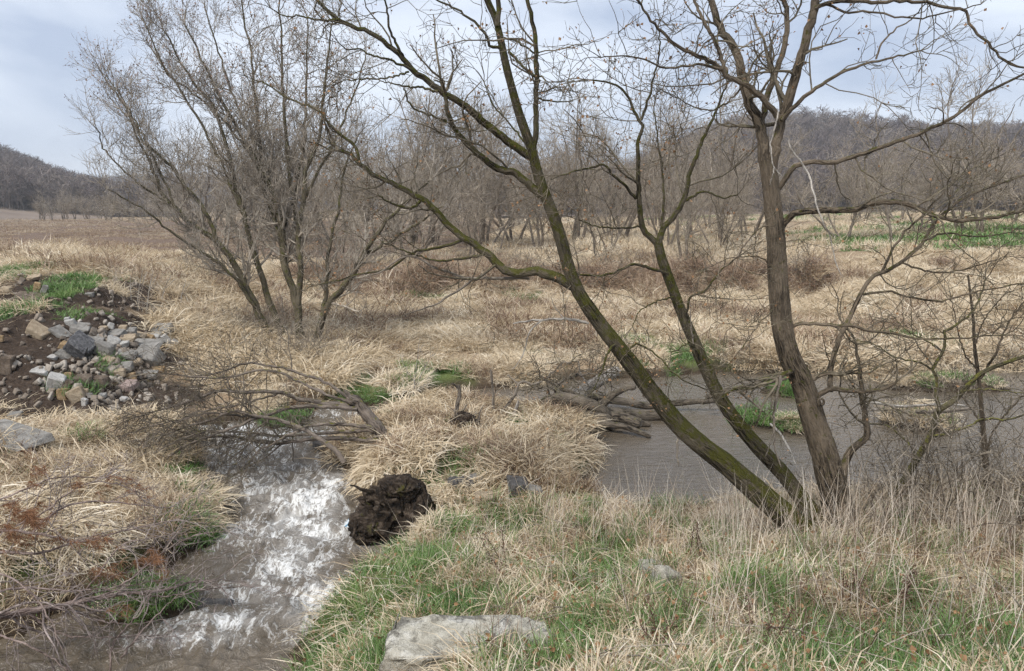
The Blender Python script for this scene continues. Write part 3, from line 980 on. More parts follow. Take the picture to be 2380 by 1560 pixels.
# knot hole on the trunk
kp = at(1908, 935, 8.52)
kb = Tubes()
th = np.linspace(0, 2 * np.pi, 15)
ring = np.stack([kp[0] + .035 * np.cos(th), np.full(15, kp[1]), kp[2] + .042 * np.sin(th)], -1)
kb.add(ring, np.full(15, .014), 6)
kb.build('knot', M_OAK2, [c for c in C.children if c.name.startswith('trunk')][0])

# --- lichen-yellow leaning sapling, right bank
gF = np.random.default_rng(104)
F_trunk = limb([(2060, 1190), (2076, 1154), (2106, 1109), (2140, 1052), (2162, 1015), (2174, 978), (2181, 955), (2219, 929), (2275, 872), (2331, 846), (2420, 815)], 9.9, 9.4, 20, 8, 40, 15)
F_limbs = [
    L([(2181, 955), (2177, 920), (2177, 884), (2170, 857), (2192, 820), (2198, 790), (2196, 771), (2222, 756), (2256, 730), (2275, 696), (2290, 650)], 9.6, 9.8, 11, 4, 30),
    L([(2164, 1010), (2192, 1011), (2249, 992), (2282, 977), (2312, 974), (2350, 974), (2420, 945)], 9.7, 9.2, 9, 4, 24),
    L([(2190, 815), (2150, 790), (2110, 770), (2080, 740)], 9.75, 10.2, 5, 2.5),
    L([(2170, 860), (2130, 840), (2080, 830), (2030, 800), (1990, 790)], 9.7, 10, 6, 2.5),
    L([(2240, 910), (2300, 905), (2380, 915)], 9.5, 9.2, 5, 3),
    L([(2130, 1068), (2110, 1030), (2060, 990), (2020, 985)], 9.8, 10.2, 5, 2.5),
]
Ft = tree('small_tree', 'slender yellow-lichened sapling leaning right from the right bank', F_trunk, F_limbs, gF, mat_bark('lichened_bark', (.04, .035, .02), (.15, .13, .075), .55, (.13, .125, .03)), M_TWIG, on_ground(2070, 1170),
          per=(4.5, 5.0, 6.0), lmax=(1.1, .55, .25), wig=.27)
gG = np.random.default_rng(105)
G_trunk = limb([(2300, 1165), (2297, 1139), (2290, 1071), (2282, 959), (2275, 884), (2264, 790), (2262, 740), (2250, 640)], 10, 10.2, 19, 5, 30, 10)
G_limbs = [
    L([(2279, 880), (2312, 827), (2327, 790), (2350, 740), (2390, 690)], 10.1, 10.0, 8, 3),
    L([(2290, 1060), (2310, 1000), (2340, 960), (2400, 900)], 10.05, 9.7, 7, 3),
    L([(2272, 860), (2240, 820), (2225, 760), (2210, 700)], 10.1, 10.5, 5, 2.5),
    L([(2284, 990), (2250, 940), (2220, 910), (2180, 900)], 10.1, 10.4, 5, 2.5),
    L([(2266, 800), (2290, 740), (2330, 690)], 10.1, 9.9, 5, 2.5),
]
Gt = tree('small_tree', 'dark upright sapling at the right edge beside the pond', G_trunk, G_limbs, gG, M_OAK2, M_TWIG, on_ground(2298, 1148),
          per=(5.0, 5.0, 6.0), lmax=(1.0, .55, .25), wig=.26)

# --- dead sticks lodged in the oaks
def stick(name, label, px, y0, y1, w0, w1, mat=None, subs=(), cat='branch', n=20, sides=8):
    P, R = limb(px, y0, y1, w0, w1, n, None, .004, gC)
    R = R.copy(); R[0] *= .75; R[-1] *= .6
    e = empty(name, tuple(P[0]), label, cat)
    tb = Tubes().add(P, R, sides, .08, 3)
    P0 = np.stack([P[0], P[0] + (P[0] - P[1]) * .02]); P1 = np.stack([P[-1], P[-1] + (P[-1] - P[-2]) * .02])
    tb.add(P0, np.array([R[0], .0004]), sides).add(P1, np.array([R[-1], .0004]), sides)
    tb.build('stem', mat or M_DEAD, e)
    for (q, a, b, c, d) in subs:
        p2, r2 = limb(q, a, b, c, d, 14, None, .004, gC)
        Tubes().add(p2, r2, 6, .05, 5).build('side_branch', mat or M_DEAD, e)
    return e

M_BONE = mat_bark('bleached_wood', (.17, .15, .125), (.45, .415, .365), .0)
stick('dead_branch', 'bleached barkless stick hanging below the high fork of the tall oak', [(1809, 258), (1800, 300), (1791, 335), (1793, 360), (1798, 385), (1818, 415)], 8.55, 8.5, 5, 3, M_BONE, [([(1800, 388), (1797, 405), (1788, 430)], 8.5, 8.48, 4, 2)])
stick('dead_branch', 'long bleached stick hanging right of the tall oak trunk', [(1832, 326), (1841, 353), (1873, 394), (1891, 444), (1904, 498), (1927, 544), (1940, 600), (1955, 640)], 8.4, 8.3, 6, 2.5, M_BONE)
stick('dead_branch', 'grey stick dangling from the mossy stub on the tall oak', [(1814, 872), (1806, 920), (1799, 959), (1800, 1015), (1803, 1050), (1815, 1085)], 8.35, 8.3, 9, 4, M_LOG, [([(1802, 990), (1790, 1030), (1780, 1060)], 8.32, 8.3, 4, 2)])
stick('dead_branch', 'short dead stick dangling straight down from the leaning oak trunk', [(1576, 985), (1575, 1030), (1574, 1055), (1577, 1085)], 8.7, 8.68, 8, 4, M_LOG)
stick('dead_branch', 'broken pale limb lying level across the lower boughs of the leaning oak', [(1230, 648), (1212, 646), (1144, 647), (1087, 646), (1050, 636), (1003, 619), (963, 596), (925, 602), (894, 627), (860, 640)], 9.15, 9.5, 10, 4, M_LOG,
      [([(1100, 647), (1080, 665), (1041, 689), (1006, 711), (963, 724), (916, 743)], 9.2, 9.0, 7, 2.5), ([(963, 596), (985, 580), (1000, 560)], 9.4, 9.6, 4, 2)])
stick('dead_branch', 'bleached side twig sticking left from the leaning trunk over the meadow', [(1368, 752), (1362, 750), (1316, 741), (1256, 744), (1225, 747), (1192, 752)], 8.85, 8.7, 9, 4, M_BONE,
      [([(1258, 745), (1231, 771), (1222, 808), (1210, 835), (1191, 858)], 8.75, 8.7, 5, 2), ([(1310, 740), (1290, 715), (1280, 690)], 8.8, 8.8, 3, 1.5)])
stick('dead_branch', 'curved dead twig hanging below the thin oak at mid trunk', [(1612, 800), (1606, 750), (1604, 700)], 9.2, 9.2, 5, 3, M_LOG)

# ================================================================ MULTI-STEM TREE ON THE LEFT
gH = np.random.default_rng(106)
def LH(px, y0, y1, w0, w1, n=30): return limb(px, y0, y1, w0, w1, n, None, .02, gH)
hb = on_ground(690, 800)
HY = float(hb[1])
H_stems = [
    LH([(640, 800), (615, 759), (587, 696), (558, 640), (524, 583), (490, 549), (445, 521), (411, 487), (377, 453), (362, 408), (345, 370), (320, 324), (300, 270)], HY, HY - 1, 24, 4),
    LH([(502, 560), (485, 510), (462, 470), (423, 425), (400, 391), (366, 357), (332, 328), (304, 272), (270, 215)], HY - .5, HY, 13, 4),
    LH([(600, 724), (547, 651), (502, 606), (445, 572), (389, 532), (340, 493), (290, 463), (250, 440)], HY - .2, HY - 2, 11, 3.5),
    LH([(665, 800), (649, 759), (621, 685), (598, 611), (581, 561), (570, 510), (547, 419), (530, 351), (507, 272), (479, 226), (422, 150), (380, 70)], HY, HY + .6, 20, 4),
    LH([(702, 810), (696, 760), (692, 725), (683, 674), (660, 611), (655, 538), (643, 464), (621, 419), (592, 374), (575, 340), (547, 294), (513, 230), (470, 140), (430, 60)], HY, HY + 1, 24, 4),
    LH([(700, 805), (696, 740), (694, 702), (700, 611), (692, 544), (706, 464), (711, 396), (740, 328), (751, 226), (762, 141), (770, 60)], HY, HY + .8, 20, 4),
    LH([(735, 800), (740, 776), (757, 719), (791, 674), (825, 634), (847, 589), (881, 538), (921, 493), (960, 453), (1000, 420)], HY, HY - 1, 21, 5),
    LH([(847, 594), (880, 575), (915, 555), (977, 515), (1030, 480)], HY - .4, HY - 1.6, 10, 4),
    LH([(738, 790), (750, 740), (757, 674), (762, 606), (775, 540), (790, 470), (800, 400), (830, 320)], HY + .2, HY + 1, 14, 4),
    LH([(690, 720), (672, 640), (640, 520), (610, 420), (600, 300), (590, 180), (570, 60), (560, -10)], HY + .2, HY + 1.2, 15, 4),
    LH([(700, 640), (690, 520), (672, 400), (660, 260), (655, 120), (650, 0)], HY + .4, HY + 1.6, 15, 4),
    LH([(655, 540), (625, 430), (575, 300), (520, 160), (480, 30)], HY + .4, HY + 1.2, 11, 3.5),
    LH([(584, 570), (552, 470), (500, 350), (440, 240), (380, 150), (340, 60)], HY + .2, HY + .2, 11, 3.5),
    LH([(706, 464), (740, 400), (790, 300), (830, 200), (850, 130)], HY + .7, HY + 1, 9, 3.5),
    LH([(655, 538), (690, 430), (710, 300), (712, 160), (715, 40)], HY + .9, HY + 1.6, 11, 3.5),
    LH([(445, 521), (400, 480), (340, 440), (290, 400), (245, 350), (225, 300)], HY - .5, HY - 1.4, 8, 3),
    LH([(411, 487), (380, 420), (340, 330), (290, 240), (250, 180)], HY - .7, HY - .4, 8, 3),
    LH([(621, 419), (560, 330), (480, 240), (400, 180), (350, 110)], HY + .8, HY + .2, 8, 3),
]
He = empty('willow_tree', tuple(hb), 'bushy many-stemmed bare tree spreading above the left bank', 'tree')
for k, (P, R) in enumerate(H_stems):
    Tubes().add(P, R, 8, .05, k).build('stem', M_WILLOW, He)
twigs_for(H_stems, gH, He, M_GREYTWIG, per=(5.6, 8.0, 7.0), lmax=(1.6, .85, .42), wig=.13, up=.15, rmin=.0046, t0=.22, leaf=M_BUD,
          leaf_n=(lambda q: np.nonzero(gH.random(len(q)) < np.clip((q[:, 2] - 7.0) / 5, 0, .34))[0]), leaf_size=.048, leaf_parts=('buds',))

# ================================================================ GENERIC BARE TREES (thicket, far trees)
def bare_tree_meshes(seed, height, stems, spread, rmin, per, wig=.14, sides=(7, 4, 3), lm=(.36, .20, .10), up=.06):
    g = np.random.default_rng(seed)
    N = stems
    az = g.uniform(0, 2 * np.pi, N)
    tl = g.uniform(.15, 1.0, N) * spread
    d = np.stack([np.cos(az) * tl, np.sin(az) * tl, np.ones(N)], -1)
    o = np.stack([np.cos(az) * .15 * (N > 1), np.sin(az) * .15 * (N > 1), np.full(N, -.3)], -1)
    hh = height * g.uniform(.75, 1.05, N)
    P, R = grow(o, d, hh, np.full(N, height * .009 + .02 if height > 4 else height * .0055) * g.uniform(.7, 1.2, N), 14, .09, .03, g, .18)
    trunk = Tubes().add(P, R, sides[0], .05, seed)
    cr = Tubes()
    a = spawn(P, R, g, per[0], .18, .98, (25, 60), .45, .5, .3, height * lm[0], rmin * 2, absl=height * lm[0] / .45)
    P1, R1 = grow(*a, 8, wig, up, g)
    cr.add(P1, R1, sides[1])
    b = spawn(P1, R1, g, per[1], .12, 1, (25, 65), .5, .6, .2, height * lm[1], rmin * 1.4, absl=height * lm[1] / .5)
    P2, R2 = grow(*b, 5, wig, up, g)
    cr.add(P2, R2, sides[2])
    c = spawn(P2, R2, g, per[2], .1, 1, (25, 65), .5, .7, .1, height * lm[2], rmin, absl=height * lm[2] / .5)
    P3, R3 = grow(*c, 3, wig, up, g, .6)
    cr.add(P3, R3, 3)
    return trunk.mesh('trunk'), cr.mesh('crown')

def place_tree(name, meshes, loc, rz, s, label, group, mats, sx=1.0):
    e = empty(name, loc, label, 'tree', group)
    e.rotation_euler = (0, 0, rz)
    e.scale = (s * sx, s * sx, s)
    for nm, me, m in (('trunk', meshes[0], mats[0]), ('crown', meshes[1], mats[1])):
        if not me.materials: me.materials.append(m)
        o = bpy.data.objects.new(nm, me)
        COL.objects.link(o)
        o.parent = e
        if nm == 'crown': o['kind'] = 'stuff'
    return e

TH = [bare_tree_meshes(200 + k, 9.0, [3, 1, 4, 2, 5, 3][k], [.55, .3, .7, .45, .9, .6][k], .010, (2.3, 3.0, 3.6)) for k in range(6)]
M_TH2 = mat_bark('brown_thicket_twigs', (.17, .14, .105), (.38, .325, .255), .0)
M_TH3 = mat_bark('olive_twigs', (.16, .125, .07), (.32, .265, .16), .0)
gT = np.random.default_rng(77)
def thicket(n, x0, x1, Y0, Y1, s0, s1, label, group, name='thicket_tree', mats=(M_THICK, M_TH2), pool=range(6)):
    pool = list(pool)
    for k in range(n):
        x = x0 + (x1 - x0) * (k + gT.uniform(.1, .9)) / n
        Y = gT.uniform(Y0, Y1)
        X = (x - CX) / FPX * Y / CP
        place_tree(name, TH[pool[int(gT.integers(0, len(pool)))]], (X, Y, float(ground(X, Y)) - .05), gT.uniform(0, 6.28), gT.uniform(s0, s1), label, group, mats, gT.uniform(.85, 1.2))

thicket(12, 740, 1720, 41, 48, .62, .95, 'bare grey tree in the front of the thicket behind the meadow bank', 'front thicket trees')
thicket(19, 560, 1740, 50, 66, .95, 1.35, 'bare grey tree deeper in the thicket behind the meadow bank', 'deep thicket trees')
thicket(19, 420, 1760, 70, 95, .95, 1.35, 'hazy bare tree at the back of the central thicket', 'rear thicket trees')
thicket(8, 1940, 2430, 44, 60, .85, 1.2, 'bare tree on the grassy rise right of the tall oak', 'trees on the right rise')
thicket(8, 1750, 2450, 75, 110, .7, 1.1, 'faint bare tree beyond the pale grass mound at right', 'trees beyond the mound')
thicket(20, 110, 450, 126, 142, .42, .68, 'olive-brown willow in the row beyond the stubble field', 'willows beyond the stubble field', 'field_willow', (M_THICK, M_TH3), (0, 2, 4, 5))
thicket(9, 380, 640, 100, 125, .45, .7, 'grey bare tree at the far right corner of the stubble field', 'trees at the field corner')
# low scrub under the thicket
SH = [bare_tree_meshes(230 + k, 2.2, 9, 1.1, .006, (2.6, 4.0, 3.0), .2, (4, 3, 3), (.4, .25, .12), .02) for k in range(3)]
def shrub(x, y, s, label, group=None, mats=(M_THICK, M_TH2), k=0, name='shrub'):
    p = on_ground(x, y)
    e = place_tree(name, SH[k], tuple(p - [0, 0, .03]), gT.uniform(0, 6.28), s, label, group, mats)
    e['category'] = 'shrub'
    return e
for k in range(22):
    x = 790 + k * 52 + gT.uniform(-20, 20)
    shrub(x, 634 + gT.uniform(-16, 16), gT.uniform(.7, 1.25), 'scrubby brush growing on the meadow\'s far bank', 'brush on the far bank', k=k % 3)
shrub(470, 640, 1.0, 'grey brush patch at the field edge left of the many-stemmed tree', k=1)
shrub(520, 660, .9, 'dark brush tangle behind the weed stalks on the left bank', k=2)
for (x, y, s, k) in [(640, 800, .75, 0), (700, 845, .85, 1), (760, 830, .75, 2), (580, 780, .7, 1), (660, 850, .8, 2), (730, 860, .8, 0), (610, 820, .75, 1), (780, 850, .6, 0), (520, 790, .6, 2)]:
    shrub(x, y, s, 'grey whippy undergrowth at the foot of the many-stemmed tree', 'undergrowth at the many-stemmed tree', (M_GREYTWIG, M_GREYTWIG), k)
M_RED = mat_bark('reddish_whips', (.055, .035, .028), (.16, .115, .09), .0)
for i, (x, y, s, k, lab) in enumerate([(2180, 1215, .95, 1, 'tall bramble whips in front of the lichened sapling'), (2290, 1225, 1.0, 0, 'tall bramble whips in front of the dark sapling'), (2360, 1240, 1.0, 2, 'tallest bramble whips at the right picture edge'), (2080, 1230, .8, 0, 'tall bramble whips right of the tall oak'), (1800, 700, .5, 0, 'grey brush left of the tall oak on the far meadow'), (2150, 1010, .8, 2, 'flooded brush in the pond behind the lichened sapling'), (2300, 990, .9, 1, 'flooded brush in the pond by the dark sapling'), (2060, 1000, .7, 1, 'flooded brush in the pond right of the tall oak'), (2130, 1185, .72, 1, 'bramble tangle at the foot of the lichened sapling'), (2260, 1180, .66, 2, 'bramble tangle left of the dark upright sapling'), (2330, 1200, .7, 0, 'bramble tangle right of the dark upright sapling'), (1990, 1205, .5, 2, 'bramble whips just right of the tall oak trunk'),
                                       (2060, 905, .5, 0, 'brush standing on the pond islet nearest the tall oak'), (2210, 915, .62, 1, 'brush standing on the right-hand pond islet'), (2330, 850, .75, 2, 'grey brush on the far pond shore at right'), (1700, 850, .4, 0, 'low brush on the far shore between the thin and tall oaks'), (2000, 830, .55, 1, 'low brush on the far shore right of the tall oak trunk'),
                                       (1830, 640, .5, 2, 'brush behind the tall oak on the meadow edge'), (2200, 1160, .62, 0, 'reddish bramble tangle between the two right-hand saplings'), (2040, 1170, .5, 1, 'bramble tangle right of the tall oak base'), (2370, 1170, .6, 2, 'bramble tangle at the right picture edge'),
                                       (1740, 760, .42, 1, 'thorny brush standing left of the tall oak on the far shore'), (2120, 700, .5, 0, 'scrubby bush on the far shore right of the tall oak'), (2300, 720, .55, 2, 'scrubby bush on the far shore at the right edge')]):
    shrub(x, y, s, lab, None, (M_RED, M_RED), k, 'bramble')
# ================================================================ FALLEN WILLOW OVER THE STREAM
gI = np.random.default_rng(107)
def LI(px, y0, y1, w0, w1, n=26): return limb(px, y0, y1, w0, w1, n, None, .010, gI)
ib = on_ground(893, 1018)
M_FALLEN = mat_bark('fallen_willow_bark', (.045, .036, .029), (.20, .165, .135), .26, (.10, .095, .012))
Ie = empty('fallen_tree', tuple(ib), 'fallen willow arching its boughs left across the rapids', 'tree')
I_trunk = LI([(910, 1035), (893, 1013), (864, 977), (841, 951), (828, 935), (812, 925)], 12.9, 13.0, 36, 30, 20)
Tubes().add(*I_trunk, 14, .12, 4).build('trunk', M_FALLEN, Ie)
I_limbs = [
    LI([(832, 943), (765, 938), (700, 928), (654, 912), (615, 910), (555, 912), (503, 908), (454, 928), (372, 954), (300, 975)], 13.0, 13.2, 15, 4),
    LI([(830, 950), (798, 947), (759, 947), (713, 943), (673, 948), (634, 961), (601, 970), (562, 987), (516, 1003), (470, 1020), (421, 1039), (372, 1079), (340, 1110)], 12.9, 12.2, 13, 4),
    LI([(815, 930), (808, 925), (765, 892), (700, 869), (660, 856), (595, 846), (569, 846), (529, 859), (480, 872)], 13.1, 13.6, 10, 4),
    LI([(812, 936), (795, 931), (733, 905), (687, 882), (641, 862), (601, 859), (555, 872), (483, 879), (405, 872), (350, 868)], 13.1, 13.4, 9, 4),
    LI([(800, 1075), (785, 1052), (759, 1030), (716, 1003), (677, 987), (634, 972), (569, 961), (536, 957), (496, 974), (440, 990), (380, 1010)], 12.4, 12.6, 15, 4),
    LI([(895, 1030), (883, 1026), (811, 1020), (733, 1020), (651, 1030), (601, 1026), (529, 1016), (480, 1016)], 12.8, 12.9, 15, 7),
    LI([(868, 998), (857, 993), (792, 987), (733, 987), (693, 1003), (660, 1016), (628, 1033), (598, 1049), (585, 1069)], 12.8, 12.3, 12, 4),
    LI([(870, 1004), (864, 1000), (765, 1006), (716, 1010), (641, 1013), (582, 1006), (510, 1003), (450, 1000)], 13.0, 13.4, 11, 4),
    LI([(601, 970), (540, 965), (480, 960), (420, 975), (350, 990), (290, 1010)], 12.6, 12.5, 7, 3),
    LI([(654, 912), (600, 930), (540, 945), (470, 955), (400, 985)], 13.1, 12.9, 6, 3),
    LI([(516, 1003), (470, 1005), (410, 1025), (350, 1060), (310, 1080)], 12.5, 12.3, 6, 3),
]
for k, (P, R) in enumerate(I_limbs):
    Tubes().add(P, R, 8, .06, k).build('limb', M_FALLEN, Ie)
twigs_for(I_limbs, gI, Ie, mat_bark('fallen_twigs', (.065, .052, .042), (.19, .16, .125), .24, (.10, .095, .02)), per=(7.5, 6.5, 5.5), lmax=(1.5, .7, .32), wig=.15, up=-.012, rmin=.0042, t0=.40)
stick('broken_stub', 'short broken stub standing on top of the fallen willow trunk', [(826, 936), (818, 922), (806, 912), (800, 906)], 13.05, 13.1, 13, 7, M_FALLEN, cat='stub', n=8)

# ================================================================ LOG JAM IN THE POND
M_JAM = mat_bark('wet_log_bark', (.022, .018, .014), (.135, .112, .085), .14, (.08, .075, .025))
def log(label, px, y0, y1, w0, w1, mat=None, n=26, sides=12, name='driftwood_log', subs=()):
    return stick(name, label, px, y0, y1, w0 * 1.45, w1 * 1.45, mat or M_JAM, subs, 'log', n, sides)
log('bent grey driftwood trunk arching over the log jam, end on the island', [(1225, 972), (1238, 962), (1264, 944), (1290, 930), (1323, 929), (1372, 941), (1399, 954), (1428, 986)], 15.2, 15.0, 30, 20)
log('thick level log floating at the base of the log jam', [(1275, 958), (1356, 959), (1421, 962), (1487, 966), (1560, 962)], 15.7, 15.6, 30, 22)
log('pale forked log sloping right into the pond from the log jam', [(1325, 978), (1369, 975), (1405, 985), (1454, 993), (1513, 1015)], 15.0, 14.3, 17, 9)
log('mid-size log lying level in front of the log jam', [(1333, 974), (1389, 977), (1441, 979), (1513, 987)], 15.3, 15.1, 18, 12)
log('bleached straight trunk pointing up right out of the log jam', [(1318, 938), (1330, 928), (1372, 898), (1405, 879), (1438, 859)], 15.9, 16.4, 26, 20, M_DEAD, subs=[([(1372, 900), (1350, 870), (1345, 840)], 16, 16.2, 6, 3)])
log('crooked bare branch leaning up to the leaning oak from the jam', [(1385, 966), (1400, 945), (1421, 921), (1454, 903), (1478, 900)], 15.2, 14.9, 14, 11)
log('long thin log stretching right behind the leaning oak trunks', [(1360, 922), (1454, 934), (1503, 944), (1580, 936), (1675, 930)], 16.6, 16.2, 17, 10)
log('dark branching drift limb reaching right to the tall oak', [(1640, 925), (1682, 910), (1750, 899), (1795, 887), (1830, 880)], 15.8, 15.2, 10, 6, subs=[([(1715, 905), (1735, 925), (1760, 945), (1780, 960)], 15.5, 15.2, 7, 4), ([(1760, 898), (1780, 910), (1795, 900)], 15.4, 15.3, 4, 2)])
log('dark rotten log under the bent driftwood trunk', [(1250, 985), (1300, 972), (1360, 968), (1420, 975)], 14.9, 14.8, 24, 18)
log('crossed log rising left over the thick level log', [(1440, 975), (1400, 950), (1350, 925), (1300, 900)], 15.3, 15.6, 18, 10)
log('short thick log end jutting toward the pond', [(1400, 970), (1440, 972), (1490, 985)], 15.2, 14.6, 24, 20)
log('sunken pale stick slanting through the pond behind the tall oak', [(1790, 985), (1815, 1010), (1835, 1045), (1850, 1080)], 12.5, 11.8, 5, 3, M_BONE, 12, 6)
log('white barkless stick lying in the brush right of the tall oak', [(2020, 935), (2100, 945), (2180, 940), (2250, 944)], 12.6, 12.9, 6, 4, M_BONE, 12, 6)
log('drift pole lying level in the pond right of the tall oak', [(2130, 958), (2200, 955), (2260, 950)], 13, 13, 9, 6, M_LOG, 12, 6)
stick('driftwood_branch', 'curled grey branch rising out of the island grass beside the jam', [(1140, 1000), (1172, 951), (1199, 915), (1205, 892), (1218, 887), (1238, 895), (1260, 886)], 14.6, 14.9, 11, 6, M_LOG, [([(1205, 894), (1190, 880), (1180, 872)], 14.8, 14.9, 5, 3)])
gJ = np.random.default_rng(120)
je = empty('brush_snag', tuple(at(1330, 920, 15.9)), 'tangle of dead twigs caught on top of the log jam', 'brushwood')
jl = [limb([(1290, 945), (1270, 890), (1300, 850), (1330, 840)], 15.7, 15.6, 6, 3, 16, None, .02, gJ), limb([(1300, 940), (1320, 880), (1360, 860), (1420, 850)], 15.8, 15.6, 6, 3, 16, None, .02, gJ),
      limb([(1290, 920), (1300, 890), (1350, 872), (1400, 870)], 15.9, 15.6, 8, 4, 16, None, .02, gJ), limb([(1330, 930), (1300, 900), (1262, 880), (1250, 850)], 15.6, 15.5, 5, 3, 16, None, .02, gJ),
      limb([(1385, 950), (1420, 900), (1400, 850), (1430, 800)], 15.5, 15.2, 5, 2.5, 16, None, .02, gJ), limb([(1340, 940), (1290, 905), (1240, 900)], 15.7, 15.3, 6, 3, 16, None, .02, gJ)]
for (P, R) in jl:
    Tubes().add(P, R, 6, .05, 2).build('branch', M_LOG, je)
twigs_for(jl, gJ, je, M_TWIG, per=(7, 6, 5), lmax=(1.1, .55, .25), wig=.24, up=0., rmin=.005, t0=.2)

stick('stake', 'thin straight dead stake standing in the island grass', [(1146, 975), (1146, 940), (1146, 915), (1143, 885), (1140, 859)], 14.7, 14.7, 8, 7, M_LOG, cat='stake', n=10)
stick('stake', 'short leaning dead stake beside the log jam', [(1190, 990), (1197, 960), (1205, 931)], 14.4, 14.5, 10, 9, M_DEAD, cat='stake', n=8)
stick('stake', 'knobbly broken sapling stump standing on the island crest', [(1058, 1000), (1060, 965), (1062, 945), (1068, 920), (1066, 895)], 14.0, 14.0, 13, 10, M_LOG, [([(1067, 905), (1055, 893), (1048, 894)], 14, 13.95, 7, 5), ([(1062, 960), (1075, 955), (1085, 940)], 14, 14.05, 6, 3)], 'stump', 12)

# ================================================================ ROTTEN STUMP IN THE STREAM
def lump(name, size, seed, mat, parent=None, ridged=.35, sub=5, hollow=None, loc=(0, 0, 0), freq=1.7, stretch=(1, 1, 1), link_it=True):
    bm = bmesh.new()
    bmesh.ops.create_icosphere(bm, subdivisions=sub, radius=1.0)
    me = bpy.data.meshes.new(name)
    bm.to_mesh(me)
    bm.free()
    n = len(me.vertices)
    co = np.zeros(n * 3, np.float32)
    me.vertices.foreach_get('co', co)
    v = co.reshape(-1, 3).astype(float)
    u = v.copy()
    q = u * freq * np.array(stretch)
    r1 = noise2(q[:, 0] + q[:, 2] * .7, q[:, 1] - q[:, 2] * .6, seed) + .6 * noise2(q[:, 0] * 2.1 - q[:, 1], q[:, 2] * 2.1, seed + 1)
    r2 = 1 - np.abs(noise2(q[:, 0] * 2.3 + q[:, 1], q[:, 2] * 2.6 - q[:, 1] * .8, seed + 2)) * 2
    r3 = 1 - np.abs(noise2(q[:, 0] * 5.5 + q[:, 2] * 2, q[:, 1] * 5.5 - q[:, 2] * 3, seed + 4)) * 2
    s = 1 + ridged * (.45 * r1 + .35 * (r2 - .5) + .16 * (r3 - .5))
    if hollow is not None:
        hd = np.array(hollow[:3]) / np.linalg.norm(hollow[:3])
        c = (u * hd).sum(1)
        s = s - hollow[3] * sstep(hollow[4], .995, c)
    v = u * s[:, None] * np.array(size) * .5
    me.vertices.foreach_set('co', v.astype(np.float32).ravel())
    me.polygons.foreach_set('use_smooth', np.ones(len(me.polygons), bool))
    me.update()
    o = bpy.data.objects.new(name, me)
    if link_it: COL.objects.link(o)
    me.materials.append(mat)
    if parent is not None:
        o.parent = parent
    o.location = loc
    return o

t = MT('rotten_wood')
o_ = t.obj()
rw = t.noise(5, 6, .7, t.mapv(o_, (1, 1, 2.2)), 1.0)
col = t.ramp(rw, [(.34, (.009, .007, .005)), (.50, (.048, .035, .025)), (.70, (.18, .14, .105))])
mf = t.maprange(t.noise(2.6, 4, .6, o_), .60, .70)
col = t.mix(mf, col, (.10, .10, .015))
t.principled(col, .9, t.bump(t.math('ADD', rw, t.noise(26, 5, .7, o_, .8)), 1.0, .05), .2)
M_ROT = t.m
sb = flat(912, 1262, .06)
Le = empty('rotten_stump', (sb[0], sb[1], .05), 'black rotten tree stump with hollow and roots sitting in the rapids', 'stump')
lump('root_mass', (.92, .80, .86), 7, M_ROT, Le, .55, 6, (-.8, -.5, .15, .42, .84), (0.02, .18, .40), 1.15, (1, 1, .8))
lump('root_knob', (.50, .5, .46), 9, M_ROT, Le, .5, 5, None, (-.30, .02, .24), 1.2)
lump('root_knob', (.42, .45, .62), 13, M_ROT, Le, .5, 5, None, (.34, .0, .34), 1.2)
lump('root_knob', (.52, .42, .34), 15, M_ROT, Le, .5, 5, None, (.10, .05, .78), 1.2)
Le.scale = (1.12, 1.05, 1.1)
gL = np.random.default_rng(130)
for k in range(34):
    a = gL.uniform(0, 6.28)
    rr0 = gL.uniform(.05, .36)
    o0 = np.array([[rr0 * math.cos(a) * 1.05, -.12 + .25 * gL.random(), .42 + rr0 * math.sin(a)]])
    d0 = np.array([[math.cos(a) * 1.2, -.55 + gL.normal() * .4, math.sin(a) + gL.normal() * .3]])
    big = k < 14
    P, R = grow(o0, d0, np.array([gL.uniform(.28, .52) if big else gL.uniform(.15, .4)]), np.array([gL.uniform(.035, .065) if big else gL.uniform(.007, .018)]), 10, .30, -.05, gL, .22)
    r = Tubes().add(P, R, 8 if big else 5, .16, k).mesh('root')
    r.materials.append(M_ROT)
    ro = bpy.data.objects.new('root', r)
    COL.objects.link(ro)
    ro.parent = Le
# dark root clump and snags on the island crest
ic = on_ground(1080, 1008)
ie = empty('root_clump', (ic[0], ic[1] + .1, ic[2]), 'dark upturned root clump on the island crest beside the broken sapling', 'stump')
lump('root_mass', (.52, .42, .42), 23, M_ROT, ie, .55, 5, None, (0, 0, .14), 1.3)
for k in range(12):
    a = gL.uniform(0, 6.28)
    P, R = grow(np.array([[.15 * math.cos(a), 0, .15 + .12 * math.sin(a)]]), np.array([[math.cos(a), -.4, math.sin(a) + .2]]), np.array([gL.uniform(.2, .5)]), np.array([gL.uniform(.008, .028)]), 9, .28, 0, gL, .25)
    r = Tubes().add(P, R, 6, .1, k).mesh('root')
    r.materials.append(M_LOG)
    ro = bpy.data.objects.new('root', r)
    COL.objects.link(ro)
    ro.parent = ie
